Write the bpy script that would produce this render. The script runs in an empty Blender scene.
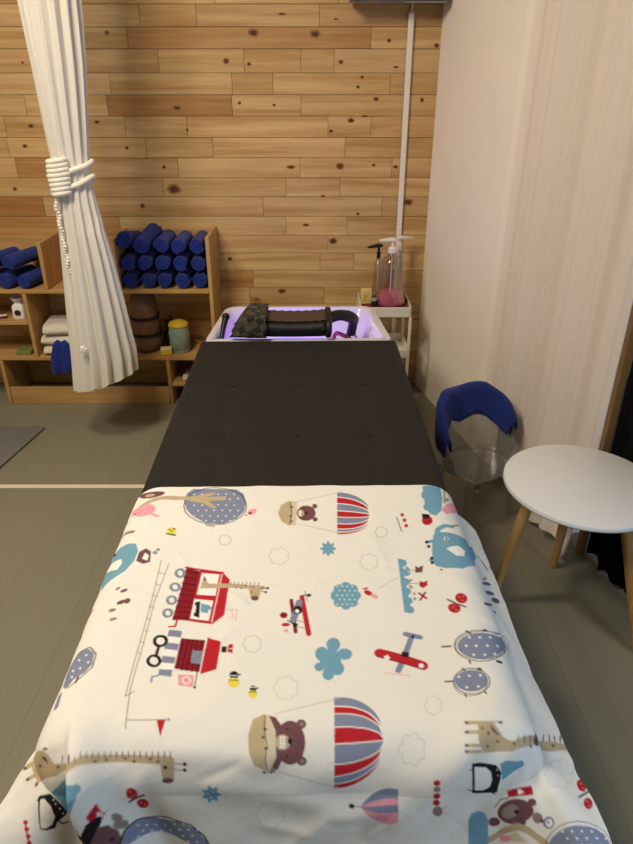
import bpy, bmesh, math, random
import numpy as np
from mathutils import Vector, Matrix
random.seed(5)
rng = np.random.default_rng(7)
SC = bpy.context.scene
COL = SC.collection
PI = math.pi

# ------------------------------------------------------------------ helpers
def lin(c):
    return tuple(((v / 255) / 12.92 if v / 255 <= 0.04045 else ((v / 255 + 0.055) / 1.055) ** 2.4) for v in c)

class MB:
    """collects shapes and links them as ONE mesh object"""
    def __init__(self):
        self.v, self.f = [], []
    def add(self, vs, fs):
        b = len(self.v)
        self.v.extend([tuple(p) for p in vs])
        self.f.extend([tuple(b + i for i in q) for q in fs])
        return self
    def bm(self, bm, mat=None):
        bm.verts.ensure_lookup_table()
        for i, v in enumerate(bm.verts): v.index = i
        vs = [(mat @ v.co if mat else v.co) for v in bm.verts]
        fs = [[v.index for v in f.verts] for f in bm.faces]
        bm.free()
        return self.add(vs, fs)
    def box(self, x0, x1, y0, y1, z0, z1, bev=0.002, seg=1, mat=None):
        bm = bmesh.new()
        bmesh.ops.create_cube(bm, size=1)
        for v in bm.verts:
            v.co = ((v.co.x + .5) * (x1 - x0) + x0, (v.co.y + .5) * (y1 - y0) + y0, (v.co.z + .5) * (z1 - z0) + z0)
        if bev:
            bmesh.ops.bevel(bm, geom=list(bm.edges), offset=bev, segments=seg, profile=0.6, affect='EDGES')
        return self.bm(bm, mat)
    def loft(self, loops, cap0=True, cap1=True, closed=True):
        n = len(loops[0]); vs = [p for l in loops for p in l]; fs = []
        for i in range(len(loops) - 1):
            for k in range(n if closed else n - 1):
                a, b = i * n + k, i * n + (k + 1) % n
                fs.append((a, b, b + n, a + n))
        if closed and cap0: fs.append(tuple(range(n - 1, -1, -1)))
        if closed and cap1: fs.append(tuple((len(loops) - 1) * n + k for k in range(n)))
        return self.add(vs, fs)
    def lathe(self, prof, n=32, loc=(0, 0, 0), mat=None):
        loops = []
        for r, z in prof:
            l = [Vector((r * math.cos(2 * PI * k / n), r * math.sin(2 * PI * k / n), z)) for k in range(n)]
            loops.append([(mat @ p if mat else p) + Vector(loc) for p in l])
        return self.loft(loops)
    def tube(self, pts, r, n=10, caps=True):
        pts = [Vector(p) for p in pts]
        rs = r if isinstance(r, (list, tuple)) else [r] * len(pts)
        loops = []; up = None
        for i, p in enumerate(pts):
            d = (pts[min(i + 1, len(pts) - 1)] - pts[max(i - 1, 0)]).normalized()
            if up is None:
                up = Vector((0, 0, 1)) if abs(d.z) < .9 else Vector((1, 0, 0))
            a = (up - d * up.dot(d)).normalized(); b = d.cross(a); up = a
            loops.append([p + (a * math.cos(2 * PI * k / n) + b * math.sin(2 * PI * k / n)) * rs[i] for k in range(n)])
        return self.loft(loops, caps, caps)
    def ball(self, c, r, n=14, m=8, sc=(1, 1, 1)):
        prof = [(max(1e-4, math.sin(PI * k / m)) * r, -math.cos(PI * k / m) * r) for k in range(m + 1)]
        return self.lathe(prof, n, c, Matrix.Diagonal((*sc, 1)).to_3x3())
    def grid(self, P, closed_u=False):
        nu, nv = len(P), len(P[0])
        vs = [p for row in P for p in row]
        fs = [(i * nv + j, ((i + 1) % nu) * nv + j, ((i + 1) % nu) * nv + j + 1, i * nv + j + 1)
              for i in range(nu if closed_u else nu - 1) for j in range(nv - 1)]
        return self.add(vs, fs)
    def build(self, name, mat, parent=None, angle=40, recalc=True, solid=0):
        me = bpy.data.meshes.new(name)
        me.from_pydata(self.v, [], self.f)
        if recalc:
            bm = bmesh.new(); bm.from_mesh(me)
            bmesh.ops.recalc_face_normals(bm, faces=bm.faces)
            bm.to_mesh(me); bm.free()
        if angle:
            me.shade_smooth(); me.set_sharp_from_angle(angle=math.radians(angle))
        me.materials.append(mat)
        o = bpy.data.objects.new(name, me); COL.objects.link(o)
        if parent: o.parent = parent
        if solid:
            md = o.modifiers.new('thickness', 'SOLIDIFY'); md.thickness = solid; md.offset = 0
        return o

def spline(pts, k=8):
    pts = [Vector(p) for p in pts]; out = []
    for i in range(len(pts) - 1):
        p0, p1, p2, p3 = pts[max(i - 1, 0)], pts[i], pts[i + 1], pts[min(i + 2, len(pts) - 1)]
        for j in range(k):
            t = j / k
            out.append(.5 * ((2 * p1) + (p2 - p0) * t + (2 * p0 - 5 * p1 + 4 * p2 - p3) * t * t + (3 * p1 - p0 - 3 * p2 + p3) * t ** 3))
    out.append(pts[-1]); return out

def interp(x, xs, ys):
    return float(np.interp(x, xs, ys))

def thing(name, label, cat, loc=(0, 0, 0), rotz=0, group=None):
    o = bpy.data.objects.new(name, None); COL.objects.link(o)
    o.empty_display_size = .05
    o.location = loc; o.rotation_euler = (0, 0, rotz)
    return tag(o, label, cat, group)

def tag(o, label, cat, group=None):
    o['label'] = label; o['category'] = cat
    if group: o['group'] = group
    return o

def struct(o):
    o['kind'] = 'structure'; return o

def copy_thing(root, loc, rotz, label, group=None):
    r = root.copy(); COL.objects.link(r); r.location = loc; r.rotation_euler = (0, 0, rotz); r['label'] = label
    if group: r['group'] = group
    for ch in list(root.children):
        c = ch.copy(); COL.objects.link(c); c.parent = r
    return r

# ------------------------------------------------------------------ materials
def nodes(name):
    m = bpy.data.materials.new(name); m.use_nodes = True
    nt = m.node_tree; nt.nodes.clear()
    out = nt.nodes.new('ShaderNodeOutputMaterial')
    return m, nt, out

def mat(name, rgb, rough=.6, var=.08, scale=8, stretch=(1, 1, 1), bump=0, bscale=60, metal=0, spec=.4, sheen=0, coat=0):
    m, nt, out = nodes(name); N, L = nt.nodes.new, nt.links.new
    p = N('ShaderNodeBsdfPrincipled'); L(p.outputs[0], out.inputs[0])
    tc = N('ShaderNodeTexCoord'); mp = N('ShaderNodeMapping'); mp.inputs['Scale'].default_value = stretch
    L(tc.outputs['Object'], mp.inputs[0])
    nz = N('ShaderNodeTexNoise'); nz.inputs['Scale'].default_value = scale; nz.inputs['Detail'].default_value = 5
    L(mp.outputs[0], nz.inputs[0])
    c = lin(rgb)
    rp = N('ShaderNodeValToRGB'); e = rp.color_ramp.elements
    e[0].position, e[1].position = .3, .7
    e[0].color = (*[v * (1 - var) for v in c], 1); e[1].color = (*[min(1, v * (1 + var)) for v in c], 1)
    L(nz.outputs[0], rp.inputs[0]); L(rp.outputs[0], p.inputs['Base Color'])
    p.inputs['Roughness'].default_value = rough; p.inputs['Metallic'].default_value = metal
    p.inputs['Specular IOR Level'].default_value = spec
    if sheen:
        p.inputs['Sheen Weight'].default_value = sheen; p.inputs['Sheen Roughness'].default_value = .5
    if coat: p.inputs['Coat Weight'].default_value = coat
    if bump:
        n2 = N('ShaderNodeTexNoise'); n2.inputs['Scale'].default_value = bscale; n2.inputs['Detail'].default_value = 3
        L(mp.outputs[0], n2.inputs[0])
        b = N('ShaderNodeBump'); b.inputs['Strength'].default_value = bump; b.inputs['Distance'].default_value = .004
        L(n2.outputs[0], b.inputs['Height']); L(b.outputs[0], p.inputs['Normal'])
    return m

def clear(name, tint, gloss=.1, rough=.05, haze=0):
    m, nt, out = nodes(name); N, L = nt.nodes.new, nt.links.new
    t = N('ShaderNodeBsdfTransparent'); t.inputs[0].default_value = (*tint, 1)
    g = N('ShaderNodeBsdfGlossy'); g.inputs['Roughness'].default_value = rough; g.inputs[0].default_value = (.9, .9, .9, 1)
    lw = N('ShaderNodeLayerWeight'); lw.inputs[0].default_value = .35
    mr = N('ShaderNodeMapRange'); mr.inputs[3].default_value = gloss * .5; mr.inputs[4].default_value = min(1, gloss * 4)
    L(lw.outputs['Fresnel'], mr.inputs[0])
    mx = N('ShaderNodeMixShader'); L(mr.outputs[0], mx.inputs[0]); L(t.outputs[0], mx.inputs[1]); L(g.outputs[0], mx.inputs[2])
    res = mx.outputs[0]
    if haze:
        d = N('ShaderNodeBsdfDiffuse'); d.inputs[0].default_value = (.45, .45, .44, 1)
        m3 = N('ShaderNodeMixShader'); m3.inputs[0].default_value = haze; L(res, m3.inputs[1]); L(d.outputs[0], m3.inputs[2]); res = m3.outputs[0]
    L(res, out.inputs[0]); return m

def sheer(name, rgb, trans=.35, alpha=.1, weave=900):
    m, nt, out = nodes(name); N, L = nt.nodes.new, nt.links.new
    tc = N('ShaderNodeTexCoord'); nz = N('ShaderNodeTexNoise'); nz.inputs['Scale'].default_value = 30; L(tc.outputs['Object'], nz.inputs[0])
    c = lin(rgb); rp = N('ShaderNodeValToRGB')
    rp.color_ramp.elements[0].color = (*[v * .95 for v in c], 1); rp.color_ramp.elements[1].color = (*[min(1, v * 1.03) for v in c], 1)
    L(nz.outputs[0], rp.inputs[0])
    d = N('ShaderNodeBsdfDiffuse'); t = N('ShaderNodeBsdfTranslucent'); L(rp.outputs[0], d.inputs[0]); L(rp.outputs[0], t.inputs[0])
    m1 = N('ShaderNodeMixShader'); m1.inputs[0].default_value = trans; L(d.outputs[0], m1.inputs[1]); L(t.outputs[0], m1.inputs[2])
    tr = N('ShaderNodeBsdfTransparent'); m2 = N('ShaderNodeMixShader'); m2.inputs[0].default_value = alpha
    L(m1.outputs[0], m2.inputs[1]); L(tr.outputs[0], m2.inputs[2]); L(m2.outputs[0], out.inputs[0]); return m

def wood(name, rgb, dark, axis='X', attr=False, freq=1.0, rough=.55):
    """long grain along one axis; with attr the boards' own tint multiplies it"""
    m, nt, out = nodes(name); N, L = nt.nodes.new, nt.links.new
    p = N('ShaderNodeBsdfPrincipled'); L(p.outputs[0], out.inputs[0]); p.inputs['Roughness'].default_value = rough
    p.inputs['Specular IOR Level'].default_value = .3
    tc = N('ShaderNodeTexCoord'); src = tc.outputs['Object']
    if attr:
        at = N('ShaderNodeAttribute'); at.attribute_name = 'tint'
        va = N('ShaderNodeVectorMath'); va.operation = 'SCALE'; va.inputs[3].default_value = 37.0
        L(at.outputs['Color'], va.inputs[0])
        ad = N('ShaderNodeVectorMath'); L(src, ad.inputs[0]); L(va.outputs[0], ad.inputs[1]); src = ad.outputs[0]
    mp = N('ShaderNodeMapping'); s = [22 * freq] * 3; s['XYZ'.index(axis)] = 1.3 * freq; mp.inputs['Scale'].default_value = s
    L(src, mp.inputs[0])
    n1 = N('ShaderNodeTexNoise'); n1.inputs['Scale'].default_value = 1.0; n1.inputs['Detail'].default_value = 7; n1.inputs['Distortion'].default_value = .6
    L(mp.outputs[0], n1.inputs[0])
    n2 = N('ShaderNodeTexNoise'); n2.inputs['Scale'].default_value = 5.0; n2.inputs['Detail'].default_value = 3
    L(mp.outputs[0], n2.inputs[0])
    rp = N('ShaderNodeValToRGB'); e = rp.color_ramp.elements; e[0].position, e[1].position = .32, .62
    e[0].color = (*lin(dark), 1); e[1].color = (*lin(rgb), 1); L(n1.outputs[0], rp.inputs[0])
    mx = N('ShaderNodeMix'); mx.data_type = 'RGBA'; mx.blend_type = 'MULTIPLY'; mx.inputs[0].default_value = .35
    L(rp.outputs[0], mx.inputs[6]); L(n2.outputs[0], mx.inputs[7]); col = mx.outputs[2]
    if attr:
        m2 = N('ShaderNodeMix'); m2.data_type = 'RGBA'; m2.blend_type = 'MULTIPLY'; m2.inputs[0].default_value = 1
        L(col, m2.inputs[6]); L(at.outputs['Color'], m2.inputs[7]); col = m2.outputs[2]
    L(col, p.inputs['Base Color'])
    b = N('ShaderNodeBump'); b.inputs['Strength'].default_value = .15; b.inputs['Distance'].default_value = .002
    L(n1.outputs[0], b.inputs['Height']); L(b.outputs[0], p.inputs['Normal'])
    return m

def glow(name, rgb, strength):
    m, nt, out = nodes(name); e = nt.nodes.new('ShaderNodeEmission')
    e.inputs[0].default_value = (*rgb, 1); e.inputs[1].default_value = strength
    nt.links.new(e.outputs[0], out.inputs[0]); return m

def floor_mat():
    m, nt, out = nodes('floor_vinyl'); N, L = nt.nodes.new, nt.links.new
    p = N('ShaderNodeBsdfPrincipled'); L(p.outputs[0], out.inputs[0])
    tc = N('ShaderNodeTexCoord'); mp = N('ShaderNodeMapping'); mp.inputs['Rotation'].default_value = (0, 0, PI / 2)
    mp.inputs['Location'].default_value = (.18, -.889 + .23 * 8, 0); L(tc.outputs['Object'], mp.inputs[0])
    br = N('ShaderNodeTexBrick'); br.inputs['Scale'].default_value = 1; br.inputs['Brick Width'].default_value = 1.22; br.inputs['Row Height'].default_value = .23
    br.inputs['Mortar Size'].default_value = .0018; br.inputs['Mortar Smooth'].default_value = .3
    br.inputs['Color1'].default_value = (*lin((133, 128, 110)), 1); br.inputs['Color2'].default_value = (*lin((131, 126, 108)), 1)
    br.inputs['Mortar'].default_value = (*lin((122, 117, 100)), 1)
    L(mp.outputs[0], br.inputs[0])
    m2 = N('ShaderNodeMapping'); m2.inputs['Scale'].default_value = (40, 2.5, 1); L(tc.outputs['Object'], m2.inputs[0])
    nz = N('ShaderNodeTexNoise'); nz.inputs['Scale'].default_value = 1; nz.inputs['Detail'].default_value = 6; L(m2.outputs[0], nz.inputs[0])
    mr = N('ShaderNodeMapRange'); mr.inputs[3].default_value = .92; mr.inputs[4].default_value = 1.06; L(nz.outputs[0], mr.inputs[0])
    mx = N('ShaderNodeMix'); mx.data_type = 'RGBA'; mx.blend_type = 'MULTIPLY'; mx.inputs[0].default_value = 1
    L(br.outputs[0], mx.inputs[6]); L(mr.outputs[0], mx.inputs[7]); L(mx.outputs[2], p.inputs['Base Color'])
    p.inputs['Roughness'].default_value = .5; p.inputs['Specular IOR Level'].default_value = .3
    return m

def plaid_mat():
    m, nt, out = nodes('plaid_cloth'); N, L = nt.nodes.new, nt.links.new
    p = N('ShaderNodeBsdfPrincipled'); L(p.outputs[0], out.inputs[0]); p.inputs['Roughness'].default_value = .9
    tc = N('ShaderNodeTexCoord')
    ck = N('ShaderNodeTexChecker'); ck.inputs['Scale'].default_value = 42
    ck.inputs[1].default_value = (*lin((74, 66, 52)), 1); ck.inputs[2].default_value = (*lin((30, 29, 24)), 1)
    mp = N('ShaderNodeMapping'); mp.inputs['Rotation'].default_value = (0, .5, .3); L(tc.outputs['Object'], mp.inputs[0]); L(mp.outputs[0], ck.inputs[0])
    L(ck.outputs[0], p.inputs['Base Color']); return m

M = {}
M['boards'] = wood('pine_boards', (238, 202, 144), (206, 162, 104), 'X', attr=True)
M['pine'] = wood('shelf_pine', (214, 172, 112), (188, 142, 86), 'X')
M['pine_up'] = wood('upright_pine', (212, 170, 110), (184, 138, 82), 'Z')
M['beech'] = wood('beech_leg', (206, 164, 106), (184, 138, 82), 'Z', freq=1.6, rough=.4)
M['post'] = wood('post_wood', (160, 126, 82), (130, 98, 60), 'Z')
M['floor'] = floor_mat()
M['paint'] = mat('wall_paint', (246, 238, 226), .8, .02, 3, bump=.05)
M['ceil'] = mat('ceiling_paint', (225, 220, 210), .9, .02, 3)
M['drape'] = sheer('white_drape', (236, 230, 222), .15, .0)
M['sheer'] = sheer('sheer_curtain', (246, 236, 228), .3, .05)
M['rope'] = mat('white_rope', (240, 234, 222), .9, .06, 60, bump=.5, bscale=300)
M['mattress'] = mat('black_leatherette', (38, 35, 33), .7, .05, 20, bump=.06, bscale=180, spec=.18)
M['dark'] = mat('black_base', (30, 29, 28), .6, .08)
M['basin'] = mat('white_porcelain', (214, 212, 218), .18, .02, 4, spec=.5, coat=.4)
M['blackrub'] = mat('black_rubber', (18, 17, 17), .45, .1, 20)
M['mesh'] = mat('brown_mesh', (78, 58, 48), .8, .3, 160, bump=.4, bscale=300)
M['chrome'] = mat('chrome', (205, 205, 210), .15, .03, 10, metal=1)
M['brass'] = mat('brass', (190, 160, 90), .3, .06, 10, metal=1)
M['hose'] = mat('reddish_hose', (170, 84, 78), .5, .08, 40)
M['towel'] = mat('blue_towel', (24, 46, 134), .95, .25, 60, bump=.6, bscale=350, sheen=.1)
M['towel2'] = mat('navy_towel', (22, 40, 112), .95, .15, 60, bump=.6, bscale=350, sheen=.1)
M['wtowel'] = mat('white_towel', (222, 216, 202), .95, .05, 60, bump=.5, bscale=300)
M['tabletop'] = mat('white_laminate', (222, 222, 224), .35, .01, 5, spec=.4)
M['acrylic'] = clear('clear_acrylic', (.80, .80, .80), .10, .22, .10)
M['bottle'] = clear('clear_bottle', (.93, .91, .90), .09, .15)
M['pink'] = mat('pink_liquid', (232, 120, 160), .3, .05, 10)
M['cream'] = mat('cream_plastic', (226, 220, 206), .45, .03, 10)
M['white'] = mat('white_plastic', (232, 230, 228), .4, .03, 10)
M['red'] = mat('dark_red_mat', (120, 34, 40), .7, .1, 20)
M['conduit'] = mat('white_conduit', (236, 230, 220), .5, .02, 10)
M['grey'] = mat('grey_metal', (138, 134, 128), .5, .05, 10)
M['rug'] = mat('grey_rug', (118, 116, 112), .95, .12, 30, (1, 6, 1), bump=.5, bscale=160)
M['black'] = mat('black_fabric', (14, 14, 15), .95, .15, 30, bump=.2, bscale=200, spec=.1)
M['strip'] = mat('cream_strip', (226, 214, 190), .4, .03, 12)
M['sack'] = mat('brown_sack', (124, 94, 74), .9, .15, 30, bump=.4, bscale=120)
M['strap'] = mat('dark_strap', (44, 30, 24), .8, .1)
M['mint'] = mat('mint_tin', (150, 168, 150), .45, .08, 14)
M['yellow'] = mat('yellow_plastic', (216, 184, 52), .5, .06, 14)
M['paleyellow'] = mat('pale_yellow_card', (226, 206, 140), .7, .06, 14)
M['green'] = mat('green_box', (110, 128, 62), .7, .08, 14)
M['plaid'] = plaid_mat()
M['screw'] = mat('steel_screw', (230, 230, 230), .25, .03, metal=1)
M['uv'] = glow('ultraviolet_tube', (.26, .07, 1.0), 4)
M['dred'] = mat('dark_red_packet', (110, 40, 44), .6, .1)

# ------------------------------------------------------------------ the room
struct(MB().box(-3.0, 2.6, -3.0, 3.16, -.05, 0, 0).build('floor', M['floor'], angle=0))
struct(MB().box(-3.0, 2.6, -3.0, 3.16, 2.7, 2.75, 0).build('ceiling', M['ceil'], angle=0))
struct(MB().box(-3.08, -3.0, -3.0, 3.16, 0, 2.7, 0).build('wall_left', M['paint'], angle=0))
struct(MB().box(-3.0, 2.6, -3.08, -3.0, 0, 2.7, 0).build('wall_front', M['paint'], angle=0))
pl = [(.512, 3.1), (.665, 2.42), (.868, 1.82)]
mb = MB()
inn = pl; outr = [(x + .07, y + .02) for x, y in pl]
mb.loft([[(*p, 0), (*q, 0), (*q, 2.7), (*p, 2.7)] for p, q in zip(inn, outr)])
struct(mb.build('wall_right', M['paint'], angle=0))

# pine boards on the end wall, one mesh: (top of row, joints), read across the wall
ROWS = [
 (1.671, [-.719, -.488]), (1.592, [-.778, .224]), (1.514, [-.66, -.302, -.065, .073]), (1.426, [-.873, -.357, -.184, .311]),
 (1.344, [-.362, -.066]), (1.262, [-1.354, -.833, -.563, .05, .237]), (1.177, [-1.36, -.752, -.456, .126]),
 (1.094, [-1.079, -.619, -.074, .337]), (1.01, [-.695, -.138, .106]), (.928, [-1.25, -.245, .3]), (.842, [-.914, -.142, .142]),
 (.757, [-1.162, .054]), (.674, [-1.416, -.556, .017, .179]), (.591, [-.805]), (.508, [-1.257, -.326, .037])]
z = .425
while z > .01:
    ROWS.append((z, sorted(random.uniform(-1.5, .4) for _ in range(3)))); z -= .083
z = 1.755
while z < 2.72:
    ROWS.append((z, sorted(random.uniform(-1.5, .4) for _ in range(3)))); z += .083
ROWS.sort(key=lambda r: -r[0])
DARK = {(1.592, 1): (.74, .62, .54), (1.344, 0): (.66, .52, .42), (1.426, 2): (.80, .72, .62), (1.094, 0): (.70, .54, .42), (.928, 0): (.58, .40, .30),
        (.591, 0): (.72, .58, .46), (.591, 1): (.70, .56, .45), (1.514, 2): (.84, .76, .66), (.842, 0): (.74, .6, .48), (1.671, 1): (.84, .76, .66)}
mb = MB(); tints = []
for ri, (zt, js) in enumerate(ROWS):
    zb = ROWS[ri + 1][0] if ri + 1 < len(ROWS) else 0
    xs = [-3.0]
    x = -3.0 + random.uniform(.2, .6)
    while x < js[0] - .25: xs.append(x); x += random.uniform(.35, .75)
    xs += js
    if .512 - js[-1] > .9: xs.append(js[-1] + .5)
    xs.append(.60)
    for bi in range(len(xs) - 1):
        f0 = len(mb.f)
        mb.box(xs[bi] + .0006, xs[bi + 1] - .0006, 3.1, 3.14, zb + .0008, zt - .0008, .0012)
        key = (zt, js.index(xs[bi + 1])) if xs[bi + 1] in js else ((zt, len(js)) if xs[bi] == js[-1] else None)
        if key in DARK: t = DARK[key]
        else:
            b = random.uniform(.86, 1.0); t = (b, b * random.uniform(.95, 1.0), b * random.uniform(.90, 1.0))
        tints += [t] * (len(mb.f) - f0)
KNOTS = [(-0.258, 1.571, 0.021, 0.013), (-0.006, 1.567, 0.02, 0.013), (-0.377, 1.47, 0.012, 0.011), (-0.282, 1.459, 0.008, 0.007), (0.102, 1.467, 0.009, 0.008), (0.333, 1.448, 0.012, 0.004), (0.299, 1.544, 0.008, 0.007), (0.496, 1.526, 0.01, 0.008), (0.192, 1.411, 0.007, 0.006), (0.176, 1.374, 0.007, 0.006), (-0.33, 1.313, 0.007, 0.006), (-0.182, 1.305, 0.007, 0.005), (0.254, 1.328, 0.011, 0.007), (0.451, 1.324, 0.008, 0.008), (0.149, 1.245, 0.013, 0.009), (0.063, 1.203, 0.009, 0.007), (0.209, 1.262, 0.018, 0.004), (0.105, 1.06, 0.016, 0.013), (-0.114, 1.056, 0.018, 0.007), (0.255, 1.064, 0.007, 0.006), (0.353, 1.057, 0.011, 0.007), (0.03, 0.932, 0.009, 0.005), (0.191, 0.854, 0.008, 0.006), (0.419, 0.906, 0.022, 0.014), (0.078, 0.73, 0.018, 0.014), (-0.412, 0.646, 0.01, 0.009), (-0.168, 0.49, 0.019, 0.011), (-0.049, 0.804, 0.014, 0.006), (-1.241, 1.223, 0.013, 0.009), (-1.284, 1.143, 0.01, 0.007), (-0.952, 1.239, 0.011, 0.006), (-0.836, 1.135, 0.007, 0.007), (-0.681, 1.056, 0.008, 0.007), (-0.646, 0.963, 0.027, 0.019), (-0.798, 0.889, 0.012, 0.01), (-0.599, 1.294, 0.015, 0.008), (-1.227, 1.464, 0.006, 0.005), (-1.367, 0.963, 0.01, 0.008), (-0.564, 1.207, 0.007, 0.005), (-0.859, 1.571, 0.009, 0.008), (-0.14, 1.637, 0.016, 0.004), (0.079, 1.619, 0.01, 0.003)]
for x, z, a, b in KNOTS:
    ph = random.uniform(0, 6)
    for sc, yy, t in ((1.15, 3.0994, (.52, .38, .26)), (.72, 3.0990, (.17, .10, .065))):
        mb.add([(x + a * sc * math.cos(2 * PI * k / 14) * (1 + .15 * math.sin(3 * k + ph)), yy, z + b * sc * math.sin(2 * PI * k / 14) * (1 + .12 * math.cos(2 * k + ph))) for k in range(14)], [tuple(range(14))])
        tints.append(t)
me_o = mb.build('wall_back', M['boards'], angle=0, recalc=False)
ca = me_o.data.color_attributes.new('tint', 'FLOAT_COLOR', 'CORNER')
arr = np.concatenate([np.tile((*t, 1.0), (p.loop_total, 1)) for t, p in zip(tints, me_o.data.polygons)]).astype(np.float32)
ca.data.foreach_set('color', arr.ravel())
struct(me_o)

struct(MB().box(-3.0, -.30, 2.108, 2.131, 0, .004, .001).build('trim_1', M['strip'], angle=0))     # threshold strip across the floor
struct(MB().box(.868, .892, 1.708, 1.732, 0, 2.7, .002).build('trim_2', M['post'], angle=0))       # wooden post at the doorway

# ------------------------------------------------------------------ shelving
S = thing('shelf_unit', 'low light pine open shelf unit along the foot of the plank wall', 'shelf', (-1.1, 2.96, 0))
def sbox(name, x0, x1, z0, z1, y0=2.85, y1=3.095, m='pine'):
    return MB().box(x0 + 1.1, x1 + 1.1, y0 - 2.96, y1 - 2.96, z0, z1, .0015).build(name, M[m], S)
sbox('shelf_board', -1.80, -.4835, .551, .568)
sbox('shelf_board', -1.80, -.4835, .229, .246)
sbox('shelf_board', -1.80, -1.3265, .404, .420)
sbox('shelf_board', -.694, -.4835, .095, .110)
sbox('end_panel', -.482, -.465, 0, .800, m='pine_up')
sbox('upright', -.895, -.878, .5695, .790, m='pine_up')
sbox('upright', -1.215, -1.198, .5695, .775, m='pine_up')
sbox('upright', -1.325, -1.308, .2475, .5495, m='pine_up')
sbox('upright', -1.500, -1.483, 0, .2275, m='pine_up')
sbox('upright', -.712, -.695, 0, .2275, m='pine_up')
sbox('back_rail', -1.80, -1.217, .665, .755, 3.07, 3.095)
sbox('back_rail', -.876, -.4835, .72, .79, 3.07, 3.095)
sbox('plinth', -1.4815, -.7135, 0, .086, 2.853, 2.871)

def towel_roll(name, length, R, m, turns=3.2):
    """a towel rolled up along +y: a spiral sheet with thickness"""
    mb = MB(); n = 70; th = R / (turns + .6) * .86
    ring = []
    for k in range(n + 1):
        u = k / n; r = R * (.16 + .84 * u) - th * .5; a = 2 * PI * turns * u
        ring.append((a, r))
    L = []
    for yy, sh in ((-length / 2, .93), (-length / 2 + .006, .985), (-length / 2 + .02, 1), (length / 2 - .02, 1), (length / 2 - .006, .985), (length / 2, .93)):
        o = [((r + th * .45) * sh * math.cos(a), yy, (r + th * .45) * sh * math.sin(a)) for a, r in ring]
        i = [((r - th * .45) * sh * math.cos(a), yy, (r - th * .45) * sh * math.sin(a)) for a, r in ring]
        L.append(o + i[::-1])
    mb.loft(L, False, False)
    for l, fl in ((0, 1), (5, 0)):
        b = l * (2 * (n + 1)); w = 2 * (n + 1)
        for k in range(n): mb.f.append((b + k, b + k + 1, b + w - 2 - k, b + w - 1 - k))
    return mb.build(name, M[m], None, 50)

def fix(o, loc, rot, label, cat, group):
    o.location = loc; o.rotation_euler = rot
    return tag(o, label, cat, group)
proto = towel_roll('towel', .20, .0375, 'towel')
first = True
def roll(loc, rot, label, group, sc=1.0):
    global first
    if first: o = proto; first = False
    else: o = proto.copy(); COL.objects.link(o)
    o.scale = (sc * 1.02, 1, sc * .985)
    return fix(o, loc, rot, label, 'towel', group)
G1 = 'rolled blue towels in the right shelf bay'
for ci, (x, cn) in enumerate(((-.524, 'column beside the end panel'), (-.601, 'second column from the end panel'), (-.678, 'third column from the end panel'))):
    for ri, (zz, rn) in enumerate(((.607, 'bottom row'), (.683, 'middle row'), (.759, 'top row'))):
        if ci == 1 and ri == 2: zz += -.001
        roll((x, 2.965 - .004 * ((ci + ri) % 2), zz), (0, 1.3 * ci + .8 * ri, 0), 'rolled blue towel in the right bay, %s, %s' % (rn, cn), G1, .985)
roll((-.755, 2.965, .607), (0, .5, 0), 'rolled blue towel in the right bay, bottom row, fourth column from the end panel', G1, .97)
roll((-.8355, 2.965, .607), (0, 1.5, 0), 'rolled blue towel in the right bay, bottom row, fifth column, nearest the curtain', G1, .96)
roll((-.756, 2.965, .6845), (0, 2.9, 0), 'rolled blue towel in the right bay, middle row, fourth column from the end panel', G1, .97)
roll((-.833, 2.965, .6845), (0, 1.9, 0), 'rolled blue towel in the right bay, middle row, fifth column, nearest the curtain', G1, .96)
roll((-.7575, 2.962, .777), (.22, .7, .02), 'tilted blue towel roll on top of the right bay pile, fourth from the end panel', G1, 1.06)
roll((-.832, 2.962, .772), (.2, 2.7, .05), 'tilted blue towel roll on top of the right bay pile, nearest the curtain', G1, 1.06)
G2 = 'blue towels in the left shelf bay'
for i, (x, zz, a, lb) in enumerate(((-1.285, .606, -.25, 'blue towel roll against the short upright, left shelf bay'), (-1.368, .606, -.28, 'blue towel roll second from the short upright, left bay'),
                                 (-1.452, .606, -.28, 'blue towel roll in the left bay at the picture edge'), (-1.430, .686, -.28, 'blue towel roll lying on top of the left bay pile, at the picture edge'), (-1.330, .686, -.26, 'blue towel roll lying on top of the left bay pile, nearer the short upright'))):
    roll((x, 2.955, zz), (0, .9 * i, a), lb, G2, 1.0)

# oil burner
t = thing('oil_burner', 'small white ceramic oil burner in the left cubby', 'oil burner', (-1.375, 2.91, .421))
mb = MB()
def rrl(hx, hy, r, z, n=6, cx=0, cy=0):
    out = []
    for sx, sy, a0 in ((1, 1, 0), (-1, 1, PI / 2), (-1, -1, PI), (1, -1, 1.5 * PI)):
        for k in range(n + 1):
            a = a0 + PI / 2 * k / n
            out.append((cx + sx * (hx - r) + r * math.cos(a), cy + sy * (hy - r) + r * math.sin(a), z))
    return out
mb.loft([rrl(.026, .026, .008, 0), rrl(.029, .029, .009, .01), rrl(.027, .027, .009, .058), rrl(.021, .021, .009, .066), rrl(.016, .016, .008, .072)])
mb.build('body', M['white'], t)
MB().lathe([(.001, .073), (.017, .073), (.026, .083), (.034, .098), (.031, .098), (.024, .086), (.001, .08)], 24).build('bowl', M['white'], t)
mb = MB(); mb.loft([[(p[0] * .55, -.0292, .018 + p[1] * .5 + .012) for p in rrl(.026, .026, .02, 0)], [(p[0] * .55, -.0310, .018 + p[1] * .5 + .012) for p in rrl(.026, .026, .02, 0)]])
mb.build('opening_shade', M['strap'], t)  # solid dark plate: shade of the burner's hollow put in as colour
t = thing('packet', 'dark red and white flat packet lying at the left cubby edge', 'packet', (-1.492, 2.90, .421), .5)
MB().box(-.05, .05, -.03, .03, 0, .012, .003).build('wrapper', M['dred'], t)
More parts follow.
